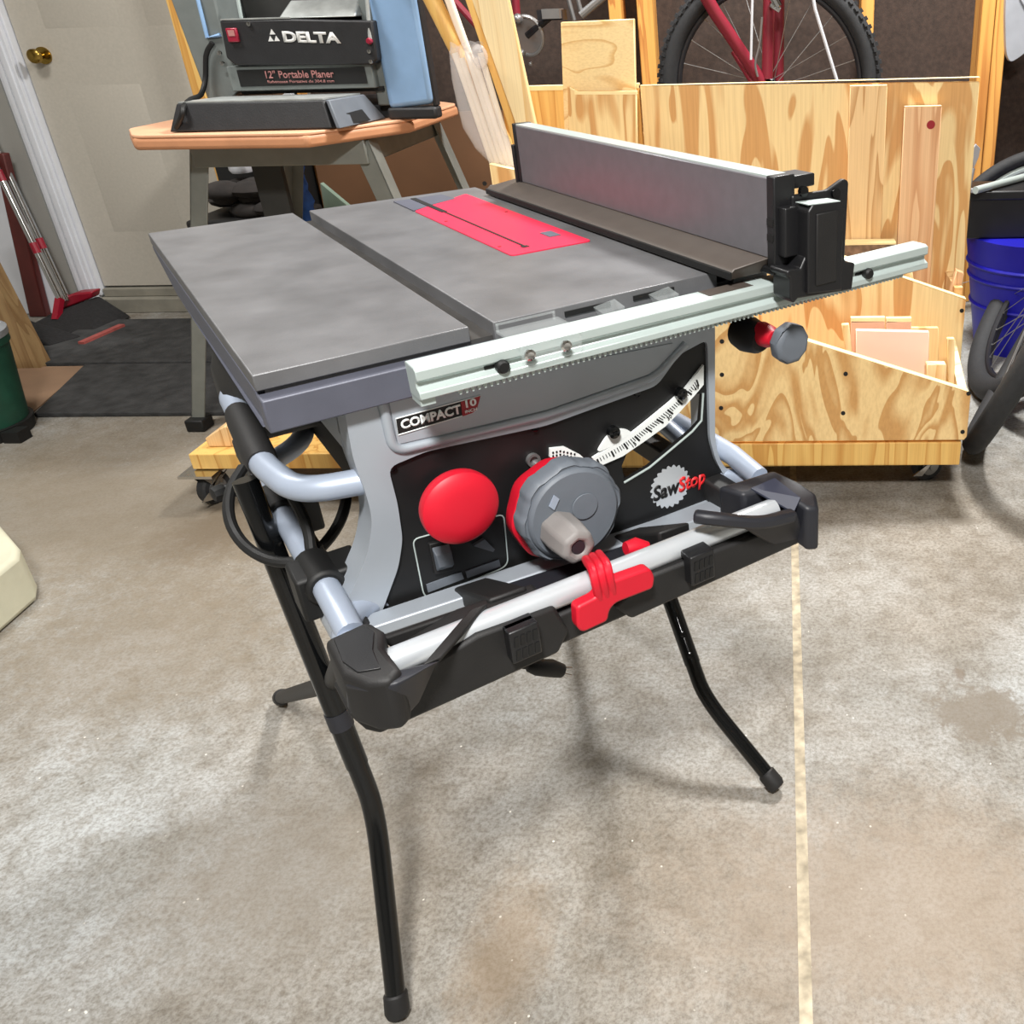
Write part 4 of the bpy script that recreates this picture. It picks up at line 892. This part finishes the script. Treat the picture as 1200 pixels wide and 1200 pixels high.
m = MB(); m.bb((-.865, 1.70, hb[0].z-.02), (xr0, 1.86, zt+.38)); m.build('gear_box', 'standdark', pl, bevel=.004)
o = G(333, 49.5, 1, yh-.001); o2 = G(400, 51, 1, yh-.001)
text('brand_lettering', 'DELTA', 'dim_white', hd_, o, o2-o, (0, 0, 1), .0225, .05, width=(o2-o).length)
m = MB()
c = G(320, 43, 1, yh-.001)
for dx, dz_ in ((0, .009), (-.0068, -.0045), (.0068, -.0045)):
    m.prism([c+V(dx-.0062, 0, dz_-.0045), c+V(dx+.0062, 0, dz_-.0045), c+V(dx, 0, dz_+.0065)], (0, .0012, 0))
m.build('brand_triangle', 'dim_white', hd_, smooth=False)
o = G(312, 92, 1, yh+.0085); o2 = G(392, 91, 1, yh+.0085)
text('plate_lettering', '12" Portable Planer', 'faded', sp_, o, o2-o, (0, 0, 1), .0165, .02, width=(o2-o).length)
o = G(314, 97.5, 1, yh+.0085); o2 = G(392, 96.5, 1, yh+.0085)
text('plate_lettering', 'Raboteuse Portative de 304.8 mm', 'faded', sp_, o, o2-o, (0, 0, 1), .006, .01, width=(o2-o).length)
p = G(274, 41, 1, yh); m = MB(); m.bb((p.x-.012, yh-.008, p.z-.014), (p.x+.012, yh, p.z+.014)); w_ = m.build('power_switch', 'redlens', hd_, bevel=.002)
m = MB(); m.bb((p.x-.007, yh-.0095, p.z-.002), (p.x+.007, yh-.008, p.z+.010)); m.build('switch_light', 'faded', w_)
for q in ((258, 62), (261, 74), (433, 60), (435, 72), (292, 28)):
    p = G(*q, 1, yh-.001); m = MB(); m.lathe([(.0045, 0), (.0045, .004), (0, .005)], p, (0, -1, 0), 12); m.build('housing_bolt', 'chrome', hd_)
p = G(434, 48, 1, yh); m = MB(); m.lathe([(.006, 0), (.007, .006), (.005, .012), (0, .013)], p, (0, -1, 0), 14); m.build('depth_knob', 'redlens', hd_)
m = MB(); m.tube([G(434, 46, 1, yh), G(429, -15, 1, yh+.02)], .0045, 10); m.build('depth_rod', 'planertop', pl)
m = MB(); m.tube([G(283, 22, 1, yh+.05), G(277, -10, 1, yh+.05)], .004, 10); m.build('guide_rod', 'alu', pl)
cpts = [G(249, 50, 1, yc-.012), G(241, 62, 1, yc-.012), G(241, 95, 1, yc-.012), G(236, 112, 1, 1.56), G(222, 117, 1, 1.48), G(214, 126, 1, 1.43), G(214, 134, 1, 1.42), V(-.93, 1.43, zt+.01)]
m = MB(); m.tube(bez(cpts, .02), .0055, 10); m.build('power_cord', 'ink', pl)

# ================================================================== THINGS ALONG THE BACK WALL
# leaning yellow board by the door
a = [G(194, 0, 1, 2.47), G(214, 0, 1, 2.47), G(240, 108, 1, 2.47), G(226, 112, 1, 2.47)]
top_ = [a[0]+(a[0]-a[3])*1.2, a[1]+(a[1]-a[2])*1.2]; dn_ = a[3]+(a[3]-a[0])*((a[3].z)/(a[0].z-a[3].z)); dn2 = a[2]+(a[2]-a[1])*((a[2].z)/(a[1].z-a[2].z))
m = MB(); m.prism([dn_, dn2, top_[1], top_[0]], (0, .02, 0)); tag(m.build('yellow_board', 'pineyellow', bevel=.002, org=(dn_+dn2)/2), 'yellowish pine board leaning on the door beside the planer', 'wood board')
# brown sheet leaning under and behind the planer stand
m = MB(); m.prism([V(-1.16, 2.42, 0), V(.62, 2.42, 0), V(.62, 2.46, .66), V(-1.16, 2.46, .66)], (0, .012, 0)); tag(m.build('brown_sheet', 'brownply', org=V(0, 2.43, 0)), 'large brown sheet leaning on the back wall between the planer stand and the cart', 'sheet board')
# clutter below the planer table
m = MB(); m.bb((-1.44, 2.12, 0), (-1.12, 2.36, .40)); tag(m.build('storage_bin', 'blackm', bevel=.01, org=V(-1.28, 2.24, 0)), 'dark storage bin on the floor behind the planer stand legs', 'storage bin')
m = MB()
rnd = random.Random(3)
for i in range(16):
    m.ball(V(-1.28+rnd.uniform(-.11, .12), 2.24+rnd.uniform(-.08, .06), .425+rnd.uniform(-.01, .065)), 1, (rnd.uniform(.04, .08), rnd.uniform(.04, .06), rnd.uniform(.018, .032)), 2)
tag(m.build('folded_cloth', 'darkcloth', org=V(-1.27, 2.24, .395)), 'rumpled dark cloths heaped on the dark storage bin', 'cloth')
m = MB(); m.bb((-1.46, 2.38, 0), (-1.175, 2.47, .68)); tag(m.build('black_case', 'ink', bevel=.006, org=V(-1.3, 2.42, 0)), 'tall black case standing behind the dark storage bin, under the planer table', 'case')
m = MB(); m.lathe([(.03, 0), (.036, .01), (.036, .06), (.02, .085), (.014, .09), (.014, .10), (0, .10)], V(-1.30, 2.26, .518), (0, 0, 1), 24); tag(m.build('white_jug', 'trimw', org=V(-1.30, 2.26, .518)), 'small white jug on the dark cloth heap', 'jug')
m = MB(); m.tube(bez([V(-1.215, 2.24, .522), V(-1.20, 2.22, .55), V(-1.225, 2.21, .60)], .02), .009, 10); tag(m.build('white_hose', 'trimw', org=V(-1.215, 2.24, .515)), 'short white hose end on the dark cloth heap, right of the jug', 'hose')
c0 = G(344, 190, 1, 2.05); c1 = G(358, 262, 1, 2.05)
m = MB()
rg = []
for i in range(12):
    p = c0.lerp(c1, i/11); r_ = .022+.016*i/11+.004*math.sin(i*2.1); ang = [2*PI*k/16 for k in range(16)]
    rg.append([m.bm.verts.new(p+V(math.cos(q)*r_*(1+.12*math.sin(3*q+i)), math.sin(q)*r_*.7, 0)) for q in ang])
e_ = V(c1.x, c1.y, .0)
rg.append([m.bm.verts.new(e_+V(math.cos(q)*.05, math.sin(q)*.04, 0.001)) for q in ang])
for A, B in zip(rg, rg[1:]):
    for k in range(16): m.bm.faces.new((A[k], A[(k+1) % 16], B[(k+1) % 16], B[k]))
m.bm.faces.new(rg[0]); m.bm.faces.new(rg[-1])
tag(m.build('blue_bag', 'bluebag', org=e_), 'crumpled blue bag standing behind the planer stand', 'bag')
m = MB(); m.tube([V(-1.075, 2.0, 0), V(-1.075, 2.02, .62)], .006, 10); tag(m.build('white_rod', 'trimw', org=V(-1.075, 2.0, 0)), 'thin white rod beside the blue bag behind the planer stand', 'rod')
m = MB(); m.prism([V(-1.02, 2.10, .0), V(-.84, 2.10, 0), V(-.92, 2.14, .42), V(-1.0, 2.14, .50)], (0, .02, 0)); tag(m.build('pale_green_sheet', 'palegreen', org=V(-.93, 2.12, 0)), 'pale green folded sheet standing on the floor below the blue bag', 'sheet')
# ================================================================== LEFT CORNER
for i, (y0, y1, x0, x1, xb, lb) in enumerate(((1.945, 2.37, -2.02, -1.25, -2.02, 'far half of the dark floor mat pair, nearest the door sill'), (1.56, 1.93, -1.64, -1.0, -1.76, 'near half of the dark floor mat pair, with a slanted left edge'))):
    m = MB(); m.prism([V(x0, y0, .001), V(x1, y0, .001), V(x1, y1, .001), V(x1 if 0 else x1, y1, .001), V(xb+.02*i, y1, .001)] if 0 else [V(x0, y0, .001), V(x1, y0, .001), V(x1, y1, .001), V(xb if i else x0, y1, .001)], (0, 0, .011)); tag(m.build('floor_mat', 'mat', bevel=.002, org=V((x0+x1)/2, (y0+y1)/2, 0)), lb, 'floor mat')
m = MB(); m.prism([V(-2.08, 1.62, .0005), V(-1.66, 1.56, .0005), V(-1.76, 1.935, .0005), V(-2.12, 1.93, .0005)], (0, 0, .004)); tag(m.build('cardboard_sheet', 'cardboard', org=V(-1.9, 1.75, 0)), 'flat brown cardboard sheet on the floor left of the mat', 'cardboard')
# dust pan and broom on sticks
hx = G(70, 345, 1, 2.42)
bro = thing('broom', (hx.x, 2.42, 0), 'broom with black bristles, dark red head and chrome stick beside the door casing', 'broom')
a0_ = G(79, 352, 1, 2.40); a1_ = G(0, 182, 1, 2.46); a1_ = a1_+(a1_-a0_)*.35
m = MB(); m.tube([a0_, a1_], .0105, 14); bs = m.build('broom_stick', 'chrome', bro)
for k, c in ((.30, 'broomred'), (.74-.04, 'broomred')):
    p = a0_+(a1_-a0_)*k; dd = (a1_-a0_).normalized(); m = MB(); m.tube([p-dd*.018, p+dd*.018], .0125, 14); m.build('stick_collar', c, bs)
bc = G(100, 372, 1, 2.36)
m = MB(); m.prism([G(64, 366, 1, 2.40), G(106, 350, 1, 2.40), G(108, 342, 1, 2.40), G(86, 344, 1, 2.40), G(70, 350, 1, 2.40)], (0, .05, 0)); m.build('broom_head', 'broomred', bro, bevel=.006)
m = MB(); m.hexa([G(64, 366, 1, 2.40), G(106, 351, 1, 2.40), G(106, 351, 1, 2.40)+V(0, .05, 0), G(64, 366, 1, 2.40)+V(0, .05, 0)], [V(-2.24, 2.24, .003), V(-1.95, 2.24, .003), V(-1.93, 2.42, .003), V(-2.24, 2.42, .003)]); m.build('bristles', 'bristle', bro, bevel=.01)
du = thing('dustpan', (-2.2, 2.3, 0), 'black long-handled dustpan with worn red lip, left of the broom', 'dustpan')
b0_ = G(70, 350, 1, 2.36); b1_ = G(0, 205, 1, 2.42); b1_ = b1_+(b1_-b0_)*.4
m = MB(); m.tube([b0_, b1_], .0105, 14); s_ = m.build('dustpan_stick', 'chrome', du)
for k in (.30, .76-.05):
    p = b0_+(b1_-b0_)*k; dd = (b1_-b0_).normalized(); m = MB(); m.tube([p-dd*.018, p+dd*.018], .0125, 14); m.build('stick_collar', 'broomred', s_)
fa = G(30, 392, 2, .0); fb = G(98, 402, 2, .0); fcx = G(143, 380, 2, 0); 
m = MB(); m.hexa([V(-2.20, 2.13, .012), V(-2.0, 2.10, .012), V(-1.95, 2.19, .012), V(-2.22, 2.21, .012)], [V(-2.18, 2.135, .05), V(-2.03, 2.11, .03), V(-1.97, 2.19, .02), V(-2.20, 2.21, .09)]); m.build('pan', 'bristle', du, bevel=.006)
m = MB(); m.strip([G(95, 402, 2, .016), G(143, 381, 2, .016)], .022, .008); m.build('pan_lip', 'pinkbr', du)
m = MB(); m.strip([G(66, 375, 2, .03), b0_], .02, .02); m.build('pan_neck', 'broomred', du)
# reddish brown post, white board, tan board
def lean(name, tl, tr, br_, bl, y, th, mat, lb, cat, ext=.6):
    A = [G(*bl, 1, y), G(*br_, 1, y), G(*tr, 1, y), G(*tl, 1, y)]
    q0 = A[0]+(A[0]-A[3]).normalized()*(A[0].z/abs((A[0]-A[3]).normalized().z)); q1 = A[1]+(A[1]-A[2]).normalized()*(A[1].z/abs((A[1]-A[2]).normalized().z))
    q2 = A[2]+(A[2]-A[1])*ext; q3 = A[3]+(A[3]-A[0])*ext
    q0.z = max(q0.z, .001); q1.z = max(q1.z, .001)
    m = MB(); m.prism([q0, q1, q2, q3], (0, th, 0)); return tag(m.build(name, mat, bevel=.004, org=(q0+q1)/2), lb, cat)
lean('brown_post', (-3, 205), (10, 205), (50, 357), (32, 361), 2.44, .03, 'redwood', 'dark reddish brown post leaning in the left corner behind the broom', 'post', ext=.15)
lean('white_board', (-40, 215), (12, 215), (66, 350), (0, 380), 2.475, .012, 'trimw', 'white painted board leaning behind the reddish brown post', 'board', ext=.1)
lean('tan_board', (-30, 300), (-12, 318), (44, 425), (22, 448), 1.92, .05, 'tan', 'worn tan board with a broken end leaning above the green bucket', 'wood board', ext=.5)
# green bucket at the left edge
bk = thing('bucket', (-1.70, 1.46, 0), 'green plastic bucket with a grey lid at the left edge of the photo', 'bucket')
c = V(-1.70, 1.46, 0)
m = MB(); m.lathe([(.105, .03), (.125, .23), (.13, .235), (.13, .255), (.122, .255)], c, (0, 0, 1), 40); m.build('bucket_body', 'green', bk)
m = MB(); m.lathe([(.132, .253), (.132, .268), (.12, .274), (.0, .276)], c, (0, 0, 1), 40); m.build('bucket_lid', 'lid', bk)
m = MB(); m.lathe([(.11, .0), (.115, .032), (.10, .034)], c, (0, 0, 1), 30); m.bb((-1.60, 1.40, 0), (-1.555, 1.44, .03)); m.build('bucket_foot', 'ink', bk)
# cream block at the left edge
m = MB(); m.prism([G(-40, 590, 2, .10), G(-2, 612, 2, .10), G(22, 640, 2, .10), G(20, 652, 2, .10), G(-40, 700, 2, .10)], (0, 0, -.0985)); m.build
e = m.build('cream_block', 'cream', bevel=.01, seg=3, org=G(0, 650, 2, .0)); tag(e, 'rounded cream block cut off by the left edge of the photo', 'block')

# ================================================================== BICYCLES
def wheel(parent, c, axis, R, r, knob=True, spokes=24, rimw=.012):
    m = MB(); m.torus(c, axis, R-r, r, 90, 14)
    ax = Vector(axis).normalized(); e = V(0, 0, 1) if abs(ax.z) < .9 else V(1, 0, 0); u = (e-ax*e.dot(ax)).normalized(); w = ax.cross(u)
    if knob:
        for i in range(84):
            a = 2*PI*i/84; d = u*math.cos(a)+w*math.sin(a); tt = ax.cross(d)
            Rm = Matrix((d, tt, ax)).transposed()
            for s in (-1, 0, 1):
                off_ = .5 if s == 0 else 0; a2 = a+off_*2*PI/84; d2 = u*math.cos(a2)+w*math.sin(a2); t2 = ax.cross(d2); R2 = Matrix((d2, t2, ax)).transposed()
                ph = s*.85
                m.box(Vector(c)+d2*(R-r+r*math.cos(ph)*1.04)+ax*(r*math.sin(ph)*1.0), (.010, .011, .012), R2 @ Matrix.Rotation(-ph, 3, 'Y'))
    ty = m.build('tyre', 'rubber', parent)
    m = MB(); m.torus(c, axis, R-2*r-.004, .009, 80, 10); rim_ = m.build('rim', 'rim', parent)
    m = MB(); m.lathe([(.012, -.04), (.022, -.036), (.016, -.03), (.014, .03), (.022, .036), (.012, .04)], c, axis, 20); m.build('hub', 'rim', parent)
    m = MB()
    for i in range(spokes):
        a = 2*PI*i/spokes; d = u*math.cos(a)+w*math.sin(a); a2 = a+(.5 if i % 2 else -.5); d2 = u*math.cos(a2)+w*math.sin(a2)
        m.tube([Vector(c)+d2*.02+ax*(.03 if i % 4 < 2 else -.03), Vector(c)+d*(R-2*r)], .0011, 6)
        m.tube([Vector(c)+d*(R-2*r-.016), Vector(c)+d*(R-2*r-.004)], .0022, 6)
    m.build('spokes', 'steel', parent)
bx_ = G(903, 97, 1, 2.2)
bi = thing('bicycle', (.35, 2.2, .40), 'dark red mountain bicycle hung on the back wall, its knobbly wheel rising behind the cart', 'bicycle')
wc_ = V(.347, 2.2, .735)
wheel(bi, wc_, (.05, 1, 0), .318, .027)
m = MB(); m.tube([G(902, -40, 1, 2.15), G(899, 92, 1, 2.15)], .016, 16); m.tube([G(913, -40, 1, 2.25), G(912, 98, 1, 2.25)], .016, 16); fk = m.build('fork', 'bikered', bi)
m = MB(); m.tube([G(905, -5, 1, 2.12), G(912, 8, 1, 2.12)], .012, 10); m.tube([G(903, 5, 1, 2.12), G(914, 12, 1, 2.12)], .008, 10); m.build('brake', 'chrome', fk)
m = MB(); m.tube([G(815, -25, 1, 2.1), G(838, 15, 1, 2.12), G(893, 97, 1, 2.15)], .0175, 16); m.tube([G(860, 60, 1, 2.18), G(882, 96, 1, 2.16)], .010, 12); m.build('frame_tube', 'bikered', bi)
m = MB(); m.tube([G(882, -20, 1, 2.1), G(880, 70, 1, 2.1)], .0035, 8); m.tube([G(950, -20, 1, 2.1), G(955, 10, 1, 2.1), G(981, 95, 1, 2.1)], .0045, 8); m.build('cable', 'trimw', bi)
m = MB(); m.tube(bez([G(893, 20, 1, 2.1), G(890, 55, 1, 2.1), G(884, 75, 1, 2.1), G(888, 90, 1, 2.1)], .03), .003, 8); m.build('brake_hose', 'steel', bi)
cw = G(618, 42, 1, 2.2)
m = MB(); m.torus(cw, (.3, 1, .1), .05, .006, 40, 8); m.lathe([(.045, -.003), (.045, .003)], cw, (.3, 1, .1), 30); m.build('chainring', 'steel', bi)
m = MB(); m.tube([cw, G(644, 20, 1, 2.18)], .010, 10); m.bb(G(637, 21, 1, 2.15)-V(.01, .03, .006), G(657, 13, 1, 2.15)+V(.01, .03, .004)); m.build('crank_arm', 'rim', bi)
m = MB(); m.bb(G(640, 20, 1, 2.12)-V(.004, .03, .004), G(656, 12, 1, 2.12)+V(.004, .03, .004)); m.build('pedal', 'steel', bi)
m = MB(); m.tube([G(603, -20, 1, 2.2), G(606, 26, 1, 2.2)], .011, 12); m.build('seat_tube', 'bikered', bi); m = MB(); m.tube([G(530, -2, 1, 2.25), G(566, 38, 1, 2.22)], .010, 10); m.build('top_tube', 'bikered', bi)
m = MB(); m.tube([G(661, -20, 1, 2.15), G(673, 24, 1, 2.15)], .006, 8); m.tube([G(672, -20, 1, 2.15), G(681, 14, 1, 2.15)], .006, 8); m.tube([G(681, 18, 1, 2.15), G(720, -15, 1, 2.15)], .011, 10); m.build('handlebar', 'steel', bi)
for q in ((607, 22, .014), (612, 62, .010), (622, 75, .006)):
    m = MB(); m.ball(G(q[0], q[1], 1, 2.16), q[2]); m.build('derailleur', 'steel', bi)

# leaning bicycles at the right edge: only their wheels reach into the frame
def leaning_bike(px, py, turn, R, r, lb):
    b = G(px, py, 2, .0); vw = (b-CAM).normalized(); l = (RX*.50+UP*.866); l = (l-vw*l.dot(vw)*.0).normalized()
    n = vw.cross(l).normalized(); n = Matrix.Rotation(turn, 3, l) @ n
    c = b+l*R; c.z += -(c.z-R*math.sqrt(max(0, 1-n.z*n.z)))+.001
    w = thing('bicycle', V(b.x, b.y, 0), lb, 'bicycle', 'bicycles beside the cart')
    wheel(w, c, n, R, r, knob=False, spokes=28); return w
leaning_bike(1133, 556, math.radians(3), .33, .025, 'nearest leaning bicycle at the right edge, its tyre resting beside the cart caster')
leaning_bike(1158, 484, math.radians(21), .34, .033, 'second leaning bicycle at the right edge, its tyre against the blue bin')
c3 = G(1216, 300, 1, 2.36)
W3 = thing('bicycle', V(c3.x, 2.36, c3.z-.35), 'bicycle behind the black box, showing only a black tyre and pale rim', 'bicycle', 'bicycles beside the cart')
wheel(W3, c3, (-.1, 1, .1), .35, .019, knob=False, spokes=20)
m = MB(); m.torus(c3+V(0, -.004, 0), (-.1, 1, .1), .298, .012, 70, 10); m.build('pale_rim', 'alu', W3)
bx0 = G(1131, 300, 1, 2.05).x; bzt = G(1140, 281, 1, 1.97).z
bn = thing('blue_bin', (bx0+.19, 2.05, 0), 'deep blue plastic bin standing behind the bicycle wheels', 'bin')
m = MB(); m.lathe([(.14, 0), (.19, bzt), (.185, bzt+.001)], (bx0+.19, 2.05, 0), (0, 0, 1), 40); bb_ = m.build('bin_body', 'bluebin', bn)
for q in (.08, .12, .2): 
    m = MB(); m.torus((bx0+.19, 2.05, bzt-q), (0, 0, 1), .19-.05*q/bzt, .006, 50, 8); m.build('bin_rib', 'bluebin', bb_)
ba = G(1137, 224, 1, 1.97)
bq = thing('black_box', (ba.x+.2, 2.04, bzt+.002), 'black box resting on the blue bin at the right edge', 'box')
m = MB(); m.bb((ba.x, 1.97, bzt+.002), (ba.x+.36, 2.11, ba.z-.01)); q_ = m.build('box_body', 'black', bq, bevel=.006)
m = MB(); m.bb((ba.x-.006, 1.964, ba.z-.025), (ba.x+.366, 2.116, ba.z)); m.build('box_rim', 'black', q_, bevel=.004)
m = MB(); m.bb((ba.x, 1.955, ba.z-.002), (ba.x+.026, 1.97, ba.z+.008)); m.build('box_latch', 'greyblade', bq)
m = MB(); m.tube([G(1143, 223, 2, ba.z+.011), G(1205, 206, 2, ba.z+.011)], .010, 12); tag(m.build('metal_bar', 'alu', org=G(1170, 213, 2, ba.z)), 'pale metal bar lying across the black box', 'bar')
m = MB(); pz = [G(1141, 196, 1, 1.62), G(1139, 176, 1, 1.62), G(1144, 169, 1, 1.62), G(1149, 174, 1, 1.62), G(1147, 184, 1, 1.62), G(1140, 200, 1, 1.62)]
m.prism(pz, (0, .01, 0)); m.tube([G(1140, 197, 1, 1.625), G(1134, 225, 1, 1.625)], .006, 8); tag(m.build('brake_lever', 'greyblade', bevel=.002, org=pz[0]), 'grey rounded lever end sticking out beside the black box', 'lever')
m = MB(); m.prism(rpoly([G(x, y, 1, 2.44) for x, y in [(1180, -30), (1178, 20), (1179, 62), (1183, 73), (1190, 71), (1230, 40), (1250, -30)]], .03), (0, .03, 0)); m.tube([G(1195, -5, 1, 2.435), G(1208, 20, 1, 2.435)], .004, 8); sg = m.build('mudguard', 'greyblade', bevel=.006, org=G(1190, 40, 1, 2.45)); tag(sg, 'grey plastic mudguard hanging at the upper right corner', 'mudguard')

# ================================================================== LIGHT
def area(name, loc, size, power, col=(1, .985, .96), shape='RECTANGLE', rot=(0, 0, 0)):
    l = bpy.data.lights.new(name, 'AREA'); l.shape = shape; l.size = size[0]; l.size_y = size[1]; l.energy = power; l.color = col
    o = bpy.data.objects.new(name, l); COL.objects.link(o); o.location = loc; o.rotation_euler = rot; return o
area('ceiling_lamp_back', (.70, 1.75, 2.42), (.35, .35), 60)
area('fill_light_left', (-1.3, .9, 2.42), (.5, .5), 24)  # added fill light, no fixture: brightens the door and left back corner
area('ceiling_lamp_front', (.45, -1.28, 2.42), (.35, .35), 78)
w = bpy.data.worlds.new('world'); SC.world = w; w.use_nodes = True
w.node_tree.nodes['Background'].inputs[0].default_value = (.9, .95, 1, 1); w.node_tree.nodes['Background'].inputs[1].default_value = .45
SC.view_settings.view_transform = 'Standard'; SC.view_settings.look = 'None'; SC.view_settings.gamma = 1; SC.view_settings.use_curve_mapping = False
SC.view_settings.exposure = .70
